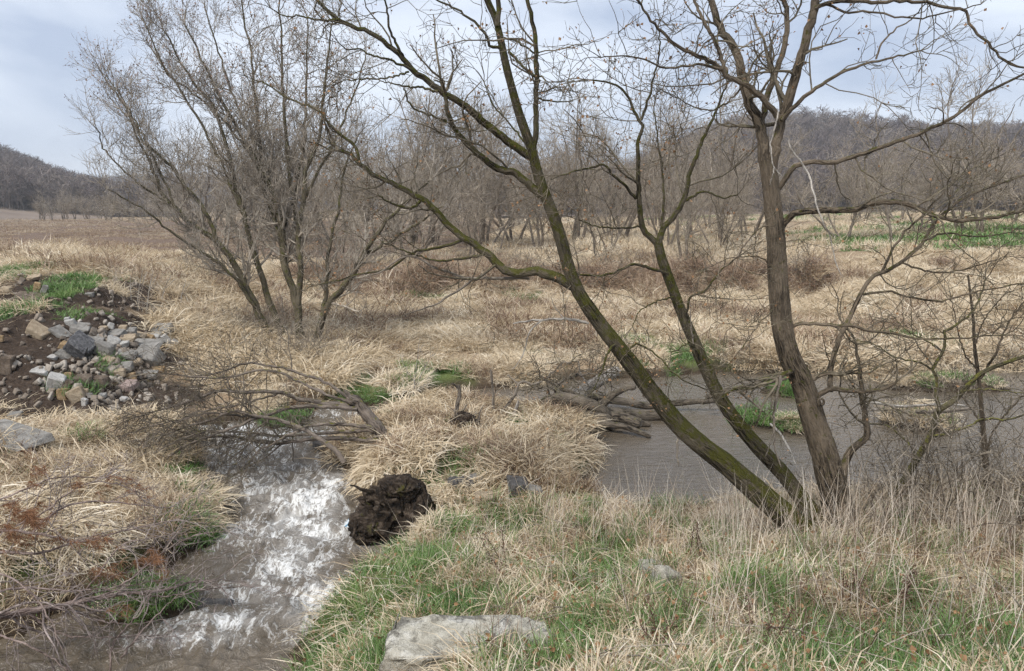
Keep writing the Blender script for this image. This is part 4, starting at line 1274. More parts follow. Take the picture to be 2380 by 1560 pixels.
# blue and white scrap caught on the stump
cp_ = flat(820, 1232, .1) + np.array([0, -.05, .12])
t = MT('blue_white_plastic')
w = t.n.new('ShaderNodeTexWave')
w.inputs['Scale'].default_value = 9.0
w.inputs['Distortion'].default_value = 4.0
t.l.new(t.obj(), w.inputs['Vector'])
t.principled(t.ramp(w.outputs['Fac'], [(.35, (.10, .27, .42)), (.55, (.62, .66, .68))]), .5, None, .4)
sc_ = lump('plastic_scrap', (.17, .14, .24), 21, t.m, None, .5, 4, None, tuple(cp_))
sc_.rotation_euler = (.2, .5, .3)
tag(sc_, 'crumpled blue and white plastic scrap caught on the rotten stump', 'litter')

# ================================================================ STONES
def mat_stone(name, a, b, c, lich=.0, scale=5.):
    t = MT(name)
    o = t.obj()
    n = t.noise(scale, 6, .65, o, .4)
    col = t.ramp(n, [(.28, a), (.5, b), (.72, c)])
    sp = t.noise(scale * 9, 4, .7, o)
    col = t.mix(t.maprange(sp, .58, .72, 0, .6), col, tuple(x * .45 for x in a))
    if lich: col = t.mix(t.maprange(t.math('ADD', t.noise(scale * .8, 6, .75, o, .6), t.math('MULTIPLY', sp, .15)), .55, .66, 0, lich), col, (.06, .055, .045))
    t.principled(col, .92, t.bump(t.math('ADD', n, t.math('MULTIPLY', sp, .9)), 1.0, .035), .15)
    return t.m
STONE = {
    'white': mat_stone('white_limestone', (.27, .26, .24), (.46, .445, .415), (.62, .60, .56)),
    'grey': mat_stone('grey_concrete', (.14, .13, .115), (.27, .255, .23), (.40, .38, .345)),
    'dark': mat_stone('dark_grey_stone', (.045, .042, .040), (.11, .105, .10), (.20, .19, .18)),
    'tan': mat_stone('tan_sandstone', (.24, .18, .12), (.40, .32, .225), (.54, .45, .33)),
    'orange': mat_stone('ochre_sandstone', (.19, .125, .065), (.34, .24, .135), (.48, .37, .24)),
    'brown': mat_stone('brown_shale', (.065, .05, .038), (.16, .125, .095), (.28, .23, .18)),
    'pink': mat_stone('pinkish_stone', (.22, .16, .14), (.36, .28, .25), (.46, .37, .33)),
    'asphalt': mat_stone('gravelly_asphalt', (.05, .05, .052), (.13, .13, .135), (.28, .28, .28), scale=16.),
    'lime': mat_stone('weathered_limestone', (.24, .215, .165), (.50, .47, .39), (.74, .72, .66), .7, 4.2),
}
def stone_mesh(w, d, h, seed, blocky=.75, rough=.03, sub=2):
    g = np.random.default_rng(seed)
    bm = bmesh.new()
    pts = []
    for sx in (-1, 1):
        for sy in (-1, 1):
            for sz in (-1, 1):
                j = g.uniform(blocky - .20, 1, 3)
                pts.append((sx * j[0] * w / 2, sy * j[1] * d / 2, sz * max(j[2], .8) * h / 2))
    for k in range(4):
        q = g.normal(size=3)
        q = q / np.abs(q).max() * g.uniform(.8, 1.0)
        pts.append((q[0] * w / 2, q[1] * d / 2, q[2] * h / 2 * .95))
    for p in pts: bm.verts.new(p)
    r = bmesh.ops.convex_hull(bm, input=bm.verts)
    bmesh.ops.delete(bm, geom=[v for v in bm.verts if not v.link_faces], context='VERTS')
    bmesh.ops.dissolve_limit(bm, angle_limit=.12, verts=bm.verts, edges=bm.edges)
    bmesh.ops.bevel(bm, geom=list(bm.edges), offset=min(w, d, h) * .06, segments=1, affect='EDGES', profile=.5)
    bmesh.ops.triangulate(bm, faces=bm.faces)
    if sub:
        bmesh.ops.subdivide_edges(bm, edges=[e for e in bm.edges if e.calc_length() > min(w, d, h) * .35], cuts=sub, use_grid_fill=True)
        bmesh.ops.triangulate(bm, faces=bm.faces)
    me = bpy.data.meshes.new('stone')
    co = np.array([v.co[:] for v in bm.verts])
    m = min(w, d, h)
    n = fbm(co[:, 0] / m * 1.7 + co[:, 2] / m, co[:, 1] / m * 1.7 - co[:, 2] / m * .7, 3, seed % 40)
    nrm = norm(co / np.array([w, d, h]) * 2)
    co = co + nrm * (n * rough * m * 2)[:, None]
    for v, c in zip(bm.verts, co): v.co = c
    bm.to_mesh(me)
    bm.free()
    return me

def stone(x, y, w, h, kind, label, tilt=(0, 0, 0), depth=None, name='stone', seed=None, sink=.3, z=None, group=None, cat='stone', lift=0.0):
    """a stone whose foot stands at picture point (x, y); w, h its picture size"""
    p = on_ground(x, y) if z is None else flat(x, y, z)
    dist = p[1] / ray(x, y)[1]
    W, H = w / FPX * dist, h / FPX * dist
    D = (depth or .8) * W
    sd = seed if seed is not None else int(x * 7 + y * 13)
    o = bpy.data.objects.new(name, stone_mesh(W, D, H * 1.1, sd))
    o.data.materials.append(STONE[kind])
    COL.objects.link(o)
    o.location = (p[0], p[1] + D * .3, p[2] + H * (.5 - sink * .5) + lift)
    o.rotation_euler = tilt
    return tag(o, label, cat, group)

R_ = math.radians
rub = [ # zoom x, zoom y, w, h, kind, tilt(x,y,z), label
    (190, 512, 270, 70, 'brown', (0, 4, 8), 'dark concrete beam under earth at the top left of the rubble', 'concrete_beam'),
    (340, 470, 50, 105, 'grey', (0, 22, 30), 'grey slab standing on edge at the end of the dark beam', 'concrete_slab'),
    (250, 310, 105, 40, 'tan', (5, -8, 15), 'flat tan stone on top of the earth mound', 'stone'),
    (290, 440, 55, 110, 'orange', (0, 8, 20), 'upright ochre stone in the earth face at top left', 'stone'),
    (40, 405, 90, 45, 'tan', (0, 6, 5), 'tan stone by the left edge above the dark beam', 'stone'),
    (270, 765, 215, 95, 'tan', (15, 38, 10), 'long tan slab tilted down to the right on the earth slope', 'stone_slab'),
    (450, 745, 210, 40, 'grey', (0, 40, 0), 'narrow grey beam tipped diagonally beside the tan slab', 'concrete_beam'),
    (545, 685, 80, 58, 'white', (10, -12, 10), 'white block at the top of the stone pile', 'stone'),
    (520, 630, 50, 32, 'white', (0, -8, 4), 'small white stone above the white block', 'stone'),
    (605, 735, 165, 72, 'grey', (8, 6, 10), 'wedge of grey concrete below the white block', 'concrete_slab'),
    (690, 442, 72, 36, 'grey', (0, 0, 10), 'lone pale stone in the grassy slope above the pile', 'stone'),
    (715, 830, 215, 95, 'grey', (6, 8, 5), 'broad grey slab in the upper middle of the pile', 'concrete_slab'),
    (880, 765, 150, 58, 'grey', (4, 2, -6), 'flat grey slab high in the middle of the pile', 'concrete_slab'),
    (860, 705, 52, 50, 'white', (0, 20, 30), 'small white stone behind the flat grey slab', 'stone'),
    (1010, 740, 100, 58, 'grey', (14, 5, 12), 'pale leaning slab at the back of the pile', 'concrete_slab'),
    (995, 800, 120, 50, 'tan', (0, -4, 10), 'tan slab under the pale leaning slab', 'stone_slab'),
    (1110, 808, 150, 58, 'orange', (5, 8, 0), 'ochre-brown slab in the right of the pile', 'stone_slab'),
    (1240, 755, 200, 88, 'grey', (18, 2, -8), 'large flat grey slab at the upper right end of the pile', 'concrete_slab'),
    (1200, 780, 85, 45, 'white', (0, 10, 0), 'cream stone below the upper right slab', 'stone'),
    (1300, 835, 60, 105, 'white', (10, -32, 20), 'pale narrow beam leaning left at the right end of the pile', 'concrete_beam'),
    (1352, 870, 55, 100, 'white', (0, 36, 10), 'pale narrow beam crossing over the other at the right end', 'concrete_beam'),
    (1225, 815, 100, 30, 'grey', (0, 3, 0), 'short grey plank-like slab at the right of the pile', 'concrete_slab'),
    (1110, 842, 290, 36, 'grey', (0, 2, 4), 'long thin grey slab across the right of the pile', 'concrete_slab'),
    (610, 935, 235, 170, 'asphalt', (30, 38, 0), 'big slab of dark gravelly asphalt sliding down the pile', 'asphalt_slab'),
    (800, 935, 150, 125, 'grey', (10, 24, 6), 'squarish grey block below the broad slab', 'concrete_block'),
    (880, 850, 115, 85, 'white', (0, 22, 10), 'white rock in the centre of the pile', 'stone'),
    (960, 840, 82, 52, 'white', (0, -8, 10), 'white lump right of the central white rock', 'stone'),
    (970, 932, 165, 50, 'grey', (0, 8, 3), 'grey slab below the white lump', 'concrete_slab'),
    (1145, 985, 250, 165, 'grey', (26, 10, -6), 'biggest pale slab leaning at the lower right of the pile', 'concrete_slab'),
    (840, 985, 115, 60, 'tan', (0, 14, 0), 'tan stone at the foot of the squarish block', 'stone'),
    (1035, 988, 120, 58, 'tan', (6, 0, 0), 'tan-grey stone left of the biggest slab', 'stone'),
    (965, 1030, 130, 70, 'grey', (0, -6, 8), 'grey angular stone at the pile foot', 'stone'),
    (850, 1040, 100, 60, 'grey', (0, 10, 0), 'grey stone under the tan stone at the pile foot', 'stone'),
    (925, 1075, 90, 62, 'tan', (0, 0, 20), 'round tan stone below the pile', 'stone'),
    (1015, 1105, 80, 62, 'orange', (0, -10, 10), 'ochre stone below the pile beside the round tan one', 'stone'),
    (1150, 1085, 135, 62, 'grey', (0, 4, 0), 'mossy grey stone in the dry grass below the biggest slab', 'stone'),
    (1230, 1035, 92, 42, 'orange', (0, 0, 0), 'yellow stone at the right foot of the pile', 'stone'),
    (310, 1055, 145, 50, 'white', (10, 6, 0), 'flat white stone on the dark earth', 'stone'),
    (420, 1190, 140, 140, 'white', (12, 20, 10), 'large white boulder at the lower left of the rubble', 'boulder'),
    (520, 1180, 60, 90, 'brown', (0, 35, 0), 'brown slab leaning on the large white boulder', 'stone_slab'),
    (480, 1262, 95, 100, 'orange', (0, 0, 0), 'rounded ochre boulder under the large white boulder', 'boulder'),
    (592, 1270, 122, 108, 'tan', (0, -20, 20), 'tan angular boulder right of the rounded ochre one', 'boulder'),
    (690, 1166, 62, 34, 'orange', (0, 5, 0), 'small ochre brick-like stone in the dark bank', 'stone'),
    (670, 1212, 42, 45, 'tan', (0, 5, 0), 'small tan stone in the dark bank', 'stone'),
    (655, 1300, 52, 62, 'white', (0, 10, 0), 'white stone below the tan angular boulder', 'stone'),
    (972, 1190, 165, 75, 'pink', (8, 0, 0), 'pinkish flat stone in the dry grass', 'stone'),
    (530, 1100, 62, 62, 'orange', (0, 0, 10), 'ochre stone wedged in the dark bank', 'stone'),
    (640, 1145, 135, 95, 'brown', (0, 0, 5), 'dark layered rock in the overhung bank', 'rock'),
    (765, 1145, 135, 95, 'brown', (0, 0, -8), 'dark rock at the right end of the overhung bank', 'rock'),
    (400, 938, 82, 42, 'white', (0, 4, 0), 'small white stone on the bare earth', 'stone'),
    (500, 862, 92, 62, 'orange', (0, 14, 0), 'ochre-tan stone left of the asphalt slab', 'stone'),
    (490, 930, 110, 60, 'grey', (14, 30, 0), 'thin grey slab beside the asphalt slab', 'concrete_slab'),
    (10, 802, 40, 52, 'orange', (0, 0, 0), 'yellow-ochre stone cut by the left picture edge', 'stone'),
    (48, 1065, 115, 165, 'brown', (0, 8, 0), 'rounded brown boulder by the left picture edge', 'boulder'),
    (800, 715, 62, 42, 'tan', (0, 0, 0), 'small tan stone at the top edge of the pile', 'stone'),
    (955, 698, 62, 36, 'tan', (0, 4, 0), 'small grey-tan stone at the back of the pile', 'stone'),
    (790, 1245, 75, 42, 'white', (0, 0, 0), 'pale stone half buried in dry grass below the dark bank', 'stone'),
    (960, 1262, 62, 42, 'white', (0, 6, 0), 'white stone in the dry grass beneath the pinkish one', 'stone'),
    (110, 1388, 105, 42, 'grey', (0, 0, 0), 'pale flat stone near the concrete slab at left', 'stone'),
    (610, 755, 62, 32, 'white', (0, 5, 0), 'thin white stone under the grey wedge', 'stone'),
    (1065, 760, 120, 36, 'tan', (0, 12, 0), 'sloping tan slab behind the ochre-brown slab', 'stone_slab'),
    (700, 1235, 40, 40, 'grey', (0, 0, 0), 'small grey stone in front of the dark bank', 'stone'),
]
for (zx, zy, w, h, kind, tl, lab, nm) in rub:
    stone(zx * .298, 557.8 + zy * .298, w * .298 * (1.05 if w < 200 else .9), h * .298 * (.82 if w > h * 1.4 else 1.0), kind, lab, tuple(R_(a) + (.22 if i == 0 and w > h * 1.4 else 0) for i, a in enumerate(tl)), .8, nm, None, .05)
# loose small rubble among them: too many and too small to count
gR = np.random.default_rng(140)
SV, SF, off = [], [], 0
base_me = stone_mesh(1, .9, .7, 5, .95, .0, 0)
bv = np.zeros(len(base_me.vertices) * 3, np.float32); base_me.vertices.foreach_get('co', bv); bv = bv.reshape(-1, 3)
bf = np.array([p.vertices[:] for p in base_me.polygons])
for p in on_ground_many(np.where(gR.random(620) < .6, gR.normal(270, 75, 620), gR.uniform(0, 400, 620)), np.where(gR.random(620) < .6, gR.normal(850, 50, 620), gR.uniform(640, 960, 620))):
    if heap_mask(p[0], p[1]) < .3: continue
    s = gR.uniform(.05, .20) * gR.uniform(.6, 1)
    a = Euler(tuple(gR.uniform(0, 6, 3))).to_matrix()
    SV.append((bv * s * gR.uniform(.4, 1.5, 3)) @ np.array(a) + p + [0, 0, s * .2]); SF.append(bf + off); off += len(bv)
if SV:
    rb = link('loose_rubble', mesh_np('loose_rubble', np.concatenate(SV), [np.concatenate(SF)], False), mat_stone('loose_rubble', (.07, .055, .043), (.24, .20, .16), (.52, .48, .42), scale=1.3))
    tag(rb, kind='stuff')

# foreground limestone blocks
bp = on_ground(1050, 1585)
t_w = 1.42
def hero_block(name, label, loc, size, seed, rot, kind):
    me = stone_mesh(size[0], size[1], size[2], seed, .86, .0, 0)
    bm = bmesh.new(); bm.from_mesh(me)
    for k in range(3):
        es = [e for e in bm.edges if e.calc_length() > .05]
        bmesh.ops.subdivide_edges(bm, edges=es, cuts=1, use_grid_fill=True)
        bmesh.ops.triangulate(bm, faces=bm.faces)
    co = np.array([v.co[:] for v in bm.verts])
    bm.normal_update()
    nr = np.array([v.normal[:] for v in bm.verts])
    d = .030 * fbm(co[:, 0] * 4 + co[:, 2] * 3, co[:, 1] * 4 + co[:, 2] * 5, 4, seed) + .016 * np.abs(noise2(co[:, 0] * 3, co[:, 2] * 24 + co[:, 1] * 4, seed + 3)) - .02 * sstep(.1, .5, noise2(co[:, 0] * 6 + 3, co[:, 2] * 9 + co[:, 1] * 6, seed + 8))
    co = co + nr * d[:, None]
    for v, c in zip(bm.verts, co): v.co = c
    bm.to_mesh(me); bm.free()
    me.polygons.foreach_set('use_smooth', np.ones(len(me.polygons), bool))
    o = bpy.data.objects.new(name, me)
    me.materials.append(STONE[kind])
    COL.objects.link(o)
    o.location = loc
    o.rotation_euler = rot
    return tag(o, label, 'stone')
hero_block('limestone_block', 'long weathered limestone block in the foreground grass', (bp[0] + .02, bp[1] + .30, bp[2] + .10), (1.40, .62, .34), 31, (R_(4), R_(-3), R_(-3)), 'lime')
b2 = on_ground(1238, 1530)
hero_block('limestone_block', 'smaller stone tucked behind the right end of the long block', (b2[0] + .02, b2[1] + .30, b2[2] - .03), (.34, .34, .24), 37, (0, R_(8), R_(20)), 'lime')
b3 = on_ground(1552, 1375)
hero_block('limestone_rock', 'lone pale rock half hidden in grass right of the block', (b3[0], b3[1] + .12, b3[2] + .08), (.25, .22, .24), 41, (R_(6), R_(14), R_(30)), 'lime')
b4 = on_ground(1510, 1340)
hero_block('limestone_rock', 'mossy low rock behind the lone pale rock', (b4[0], b4[1] + .12, b4[2] + .0), (.22, .22, .16), 43, (0, R_(4), R_(10)), 'lime')
# stones at the rapids
for (x, y, w, h, kind, lab, z) in [(507, 1200, 58, 36, 'dark', 'wet dark rock jutting from the left shore of the rapids', .14), (738, 1052, 45, 28, 'dark', 'wet dark rock under the fallen willow boughs', .30),
                                   (862, 1112, 26, 36, 'grey', 'small pointed grey stone on the island shore', .28), (888, 1108, 34, 26, 'dark', 'small dark stone on the island shore beside the grey one', .28),
                                   (1070, 1150, 55, 40, 'dark', 'brown-grey rock in the gap behind the rotten stump', None), (1105, 1138, 40, 36, 'grey', 'grey rock in the gap between island and near bank', None),
                                   (1125, 1172, 46, 24, 'tan', 'pale stone in dry grass right of the stump', None), (1205, 1150, 60, 36, 'dark', 'flat dark rock on the near side of the island', None),
                                   (1245, 1158, 42, 26, 'grey', 'flat grey rock near the pond end of the gap', None), (490, 1440, 90, 26, 'dark', 'rock just under the water where the lower rapids break', -.06)]:
    stone(x, y, w, h, kind, lab, (R_(6), R_(5), R_(int(x) % 40)), .9, 'rock', None, .3, z, None, 'rock')
# concrete slab at the left edge
cs = on_ground(20, 1050)
sl = bpy.data.objects.new('concrete_slab', stone_mesh(1.35, .75, .13, 77, .93, .01, 1))
sl.data.materials.append(STONE['grey'])
COL.objects.link(sl)
sl.location = (cs[0] - .12, cs[1] + .28, cs[2] + .16)
sl.rotation_euler = (R_(8), R_(5), R_(-22))
tag(sl, 'pale concrete slab lying in dry grass at the left edge', 'slab')

# ================================================================ DEAD PINE BOUGH, LOWER LEFT
gM = np.random.default_rng(150)
def LM(px, y0, y1, w0, w1, n=26): return limb(px, y0, y1, w0, w1, n, None, .006, gM)
M_PINE = mat_bark('dead_pine_bark', (.09, .062, .052), (.32, .25, .22), .0)
M_PINET = mat_bark('dead_pine_twigs', (.12, .092, .082), (.34, .285, .26), .0)
Me = empty('dead_pine', tuple(flat(-60, 1460, .4)), 'dead fallen pine with rusty needles and bare twigs at lower left', 'tree')
Mt = LM([(-160, 1450), (0, 1431), (49, 1425), (150, 1407), (210, 1392), (299, 1378), (374, 1373), (442, 1354), (486, 1350)], 7.2, 8.6, 27, 4, 36)
Tubes().add(*Mt, 12, .08, 2).build('trunk', M_PINE, Me)
M_limbs = [
    LM([(-80, 1240), (0, 1234), (75, 1238), (131, 1249), (176, 1261), (217, 1253), (299, 1231), (393, 1212)], 8.2, 8.8, 10, 3),
    LM([(-60, 1290), (0, 1283), (75, 1287), (131, 1276), (168, 1261), (240, 1240)], 8.1, 8.5, 11, 3),
    LM([(75, 1238), (123, 1193), (161, 1175), (210, 1165), (262, 1167), (337, 1175), (393, 1180)], 8.4, 9.0, 7, 2.5),
    LM([(-50, 1180), (0, 1163), (75, 1130), (131, 1111), (206, 1109), (247, 1111)], 8.4, 9.0, 6, 2.5),
    LM([(37, 1223), (94, 1197), (150, 1152), (195, 1126), (254, 1122), (299, 1137), (333, 1163)], 8.3, 8.9, 5, 2.5),
    LM([(168, 1400), (224, 1343), (262, 1287), (300, 1260), (360, 1250)], 7.9, 8.4, 6, 2.5),
    LM([(64, 1425), (146, 1474), (224, 1481), (348, 1478)], 7.5, 7.9, 6, 2.5),
    LM([(-50, 1395), (0, 1377), (56, 1365), (112, 1369), (187, 1373), (300, 1360), (360, 1350)], 7.6, 8.2, 7, 2.5),
    LM([(210, 1392), (262, 1373), (318, 1335), (359, 1302), (374, 1287), (449, 1246), (524, 1234)], 7.9, 8.9, 6, 2.5),
    LM([(258, 1580), (258, 1511), (292, 1459), (326, 1425), (350, 1380)], 7.2, 7.8, 6, 2.5),
    LM([(280, 1530), (292, 1515), (344, 1451), (400, 1395), (440, 1370)], 7.3, 8.0, 5, 2.5),
    LM([(-40, 1470), (40, 1490), (120, 1530), (180, 1580)], 7.1, 7.0, 7, 3),
    LM([(-40, 1330), (30, 1345), (90, 1400), (130, 1470), (160, 1560)], 7.6, 7.2, 6, 3),
    LM([(299, 1378), (370, 1385), (430, 1380), (500, 1368), (580, 1362)], 8.1, 8.7, 5, 2),
    LM([(150, 1407), (220, 1440), (300, 1450), (380, 1440)], 7.7, 8.0, 5, 2),
]
for k, (P, R) in enumerate(M_limbs):
    Tubes().add(P, R, 7, .06, k).build('limb', M_PINE, Me)
p1, p2, p3 = twigs_for(M_limbs + [Mt], gM, Me, M_PINET, per=(6.0, 5.5, 4.0), lmax=(1.05, .45, .17), wig=.17, up=.0, rmin=.0032, t0=.1)
M_NEEDLE = mat_plain('rust_needles', (.18, .085, .042), (.30, .16, .085), 5., .7, .1)
for (x, y, n) in [(11, 1081, 90), (45, 1186, 190), (22, 1216, 170), (56, 1231, 140), (15, 1150, 120), (75, 1200, 120), (225, 1130, 70), (270, 1124, 70), (307, 1145, 90), (90, 1186, 120), (161, 1246, 80), (208, 1236, 60), (243, 1270, 90), (258, 1309, 100), (352, 1294, 110), (330, 1290, 60),
                  (262, 1332, 70), (370, 1335, 50), (30, 1250, 110), (280, 1420, 40)]:
    tips = np.concatenate([p2[:, -1], p2[:, 3], p3[:, -1]])
    tx, ty = project(tips[:, 0], tips[:, 1], tips[:, 2])
    q = tips[np.argsort((tx - x) ** 2 + (2.0 * (ty - y)) ** 2)[:14]]
    n = int(n * .65)
    o = q[gM.integers(0, 14, n * 3)]
    d = norm(gM.normal(size=(n * 3, 3)) * [1, 1, .6] + [.5, 0, -.55])
    P, R = grow(o, d, gM.uniform(.07, .13, n * 3), np.full(n * 3, .0021), 3, .1, -.12, gM, .5)
    lm = [c for c in Me.children if c.name.startswith('limb')]
    near = min(range(len(M_limbs)), key=lambda i: np.linalg.norm(M_limbs[i][0] - q.mean(0), axis=1).min())
    nd = Tubes().add(P, R, 3).build('needle_tuft', M_NEEDLE, lm[near])
    tag(nd, kind='stuff')
# ================================================================ GRASS
def blades(n, L, e0, droop, w, radius, g, az=None, azs=np.pi, k=4, zmin=.004, kink=.0, base=None, size=1.0, floor=None):
    """n ribbon blades: length range L, start elevation range e0 (deg), total droop range (deg), width range w"""
    a = (g.uniform(-np.pi, np.pi, n) if az is None else az + g.normal(size=n) * azs)
    ln, el, dr = g.uniform(*L, n) * size, np.radians(g.uniform(*e0, n)), np.radians(g.uniform(*droop, n))
    r, th = radius * np.sqrt(g.random(n)), g.uniform(0, 2 * np.pi, n)
    p = np.stack([r * np.cos(th), r * np.sin(th), np.full(n, -.02)], -1)
    if base is not None: p = p + base
    P = [p]
    for i in range(1, k + 1):
        e = el - dr * (i - .5) / k
        a = a + g.normal(size=n) * .12
        if kink: e = e - np.where((g.random(n) < kink) & (i >= 2), 1.2, 0)
        st = np.stack([np.cos(e) * np.cos(a), np.cos(e) * np.sin(a), np.sin(e)], -1) * (ln / k)[:, None]
        p = p + st
        p[:, 2] = np.maximum(p[:, 2], (0 if base is None else floor) + zmin + .02 * g.random(n))
        P.append(p)
    P = np.stack(P, 1)
    sd = np.stack([-np.sin(a), np.cos(a), .5 * g.normal(size=n)], -1)
    sd = norm(sd)
    W = g.uniform(*w, n)
    prof = np.array([.8, 1.0, .9, .6, .0] if k == 4 else [.85, 1.0, .7, .0] if k == 3 else [.9, .9, 0.])
    V, F, U = [], [], []
    vid = np.zeros((n, k + 1, 2), int)
    Lp = P[:, :-1] + sd[:, None] * (W[:, None] * prof[None, :-1] * .5)[..., None]
    Rp = P[:, :-1] - sd[:, None] * (W[:, None] * prof[None, :-1] * .5)[..., None]
    body = np.stack([Lp, Rp], 2).reshape(n, -1, 3)
    allv = np.concatenate([body, P[:, -1:]], 1)
    m = 2 * k + 1
    V = allv.reshape(-1, 3)
    base = np.arange(n)[:, None] * m
    tri = []
    for i in range(k - 1):
        tri += [[2 * i, 2 * i + 1, 2 * i + 3], [2 * i, 2 * i + 3, 2 * i + 2]]
    tri.append([2 * k - 2, 2 * k - 1, 2 * k])
    F = (base[:, :, None] + np.array(tri)[None]).reshape(-1, 3)
    rnd = np.repeat(g.random(n), m)
    tt = np.tile(np.concatenate([np.repeat(np.arange(k) / k, 2), [1.0]]), n)
    return V, F, rnd, tt

def tuft(name, specs, mat):
    V, F, Rn, T, off = [], [], [], [], 0
    for s in specs:
        v, f, r, t = s
        V.append(v); F.append(f + off); Rn.append(r); T.append(t); off += len(v)
    me = mesh_np(name, np.concatenate(V), [np.concatenate(F)], True)
    fattr(me, 'rnd', np.concatenate(Rn))
    fattr(me, 'along', np.concatenate(T))
    me.materials.append(mat)
    return bpy.data.objects.new(name, me)

def mat_grass(name, stops, trans=.3, inst=True):
    t = MT(name)
    r = t.math('ADD', t.math('MULTIPLY', t.attr('rnd'), .6), t.math('MULTIPLY', t.attr('tint', 'INSTANCER' if inst else 'GEOMETRY'), .4))
    col = t.ramp(r, stops)
    d = t.n.new('ShaderNodeBsdfDiffuse')
    tr = t.n.new('ShaderNodeBsdfTranslucent')
    gl = t.n.new('ShaderNodeBsdfGlossy')
    gl.inputs['Roughness'].default_value = .45
    mx = t.n.new('ShaderNodeMixShader')
    mx.inputs[0].default_value = trans
    t.l.new(col, d.inputs['Color']); t.l.new(col, tr.inputs['Color'])
    t.l.new(d.outputs[0], mx.inputs[1]); t.l.new(tr.outputs[0], mx.inputs[2])
    m2 = t.n.new('ShaderNodeMixShader')
    m2.inputs[0].default_value = .04
    t.l.new(mx.outputs[0], m2.inputs[1]); t.l.new(gl.outputs[0], m2.inputs[2])
    t.l.new(m2.outputs[0], t.out.inputs['Surface'])
    return t.m

STRAW = [(.05, (.16, .095, .045)), (.20, (.36, .26, .15)), (.42, (.59, .475, .315)), (.66, (.75, .64, .465)), (.95, (.86, .79, .66))]
RUST = [(.05, (.09, .055, .034)), (.4, (.24, .158, .098)), (.8, (.45, .335, .225))]
LUSH = [(.05, (.055, .10, .025)), (.4, (.105, .20, .045)), (.75, (.18, .29, .08)), (.97, (.34, .38, .16))]
M_STRAW, M_RUST, M_GREEN = mat_grass('dry_straw', STRAW), mat_grass('rusty_straw', RUST), mat_grass('green_blades', LUSH)
N_STRAW, N_RUST, N_GREEN = mat_grass('near_dry_straw', STRAW, .3, False), mat_grass('near_rusty_straw', RUST, .3, False), mat_grass('near_green_blades', LUSH, .3, False)
M_STALK = mat_grass('pale_stalk', [(.05, (.30, .22, .15)), (.5, (.55, .46, .36)), (.95, (.78, .71, .61))])
M_BROWNSTALK = mat_grass('brown_stalk', [(.05, (.07, .04, .025)), (.5, (.17, .10, .065)), (.95, (.30, .20, .13))])
M_CORN = mat_grass('corn_residue', [(.05, (.20, .125, .08)), (.5, (.40, .30, .20)), (.95, (.66, .56, .42))])

gg = np.random.default_rng(300)
def wid(s, a=.004, b=.009): return (a * s, b * s)
def moved(b, dx, dy, rz=None):
    v, f, r, t = b
    if rz is not None:
        c, s_ = math.cos(rz), math.sin(rz)
        v = np.stack([v[:, 0] * c - v[:, 1] * s_, v[:, 0] * s_ + v[:, 1] * c, v[:, 2]], -1)
    return v + np.array([dx, dy, 0]), f, r * .75 + .25 * gg.random(), t

def patch(make, count, R, mat, spin=True):
    """a patch of turf: count tufts spread over a disc of radius R"""
    parts = []
    for q in range(count):
        r, th = R * math.sqrt((q + .5) / count), q * 2.39996 + gg.uniform(-.3, .3)
        rz = gg.uniform(0, 6.28) if spin else gg.normal() * .35
        for b in make():
            parts.append(moved(b, r * math.cos(th), r * math.sin(th), rz))
    return tuft('tuft', parts, mat)

FP, RF = 14, .62          # far patch
T_FMAT = [patch(lambda: [blades(30, (.3, .7), (5, 50), (20, 80), wid(2.2, .003, .0105), .25, gg, 0., .9, k=3, kink=.16), blades(12, (.25, .55), (15, 75), (40, 120), wid(2.1), .22, gg, k=3, kink=.12)], FP, RF, M_STRAW, False) for _ in range(3)]
T_FFOUNT = [patch(lambda: [blades(40, (.3, .6), (30, 80), (60, 140), wid(2.2), .14, gg, k=3)], 5, .36, M_STRAW)]
T_FRUST = [patch(lambda: [blades(34, (.3, .7), (30, 85), (30, 110), wid(2.2), .2, gg, k=3)], 8, .5, M_RUST)]
T_FGREEN = [patch(lambda: [blades(30, (.12, .28), (45, 85), (20, 75), wid(2.0), .14, gg, k=3)], 8, .36, M_GREEN)]
T_XMAT = [patch(lambda: [blades(34, (.6, 1.2), (15, 80), (20, 90), (.03, .06), .5, gg, k=2)], 10, 1.5, M_STRAW)]
T_XGREEN = [patch(lambda: [blades(34, (.3, .6), (15, 80), (20, 90), (.03, .06), .5, gg, k=2)], 10, 1.5, M_GREEN)]
T_CORN = [patch(lambda: [blades(9, (.10, .30), (60, 90), (0, 20), (.02, .035), .45, gg, k=2), blades(34, (.2, .6), (0, 20), (0, 25), (.015, .035), .6, gg, k=2)], 6, .9, M_CORN) for _ in range(2)]
T_STALK = [tuft('tuft', [blades(5, (.7, 1.25), (62, 88), (0, 22), (.005, .009), .12, gg)], M_STALK), tuft('tuft', [blades(4, (.6, 1.1), (55, 85), (5, 45), (.005, .008), .15, gg, kink=.08)], M_STALK)]
T_BSTALK = [tuft('tuft', [blades(7, (.4, .9), (60, 88), (0, 25), (.004, .008), .10, gg), blades(22, (.05, .14), (20, 80), (0, 60), (.004, .008), .10, gg, k=3)], M_BROWNSTALK)]

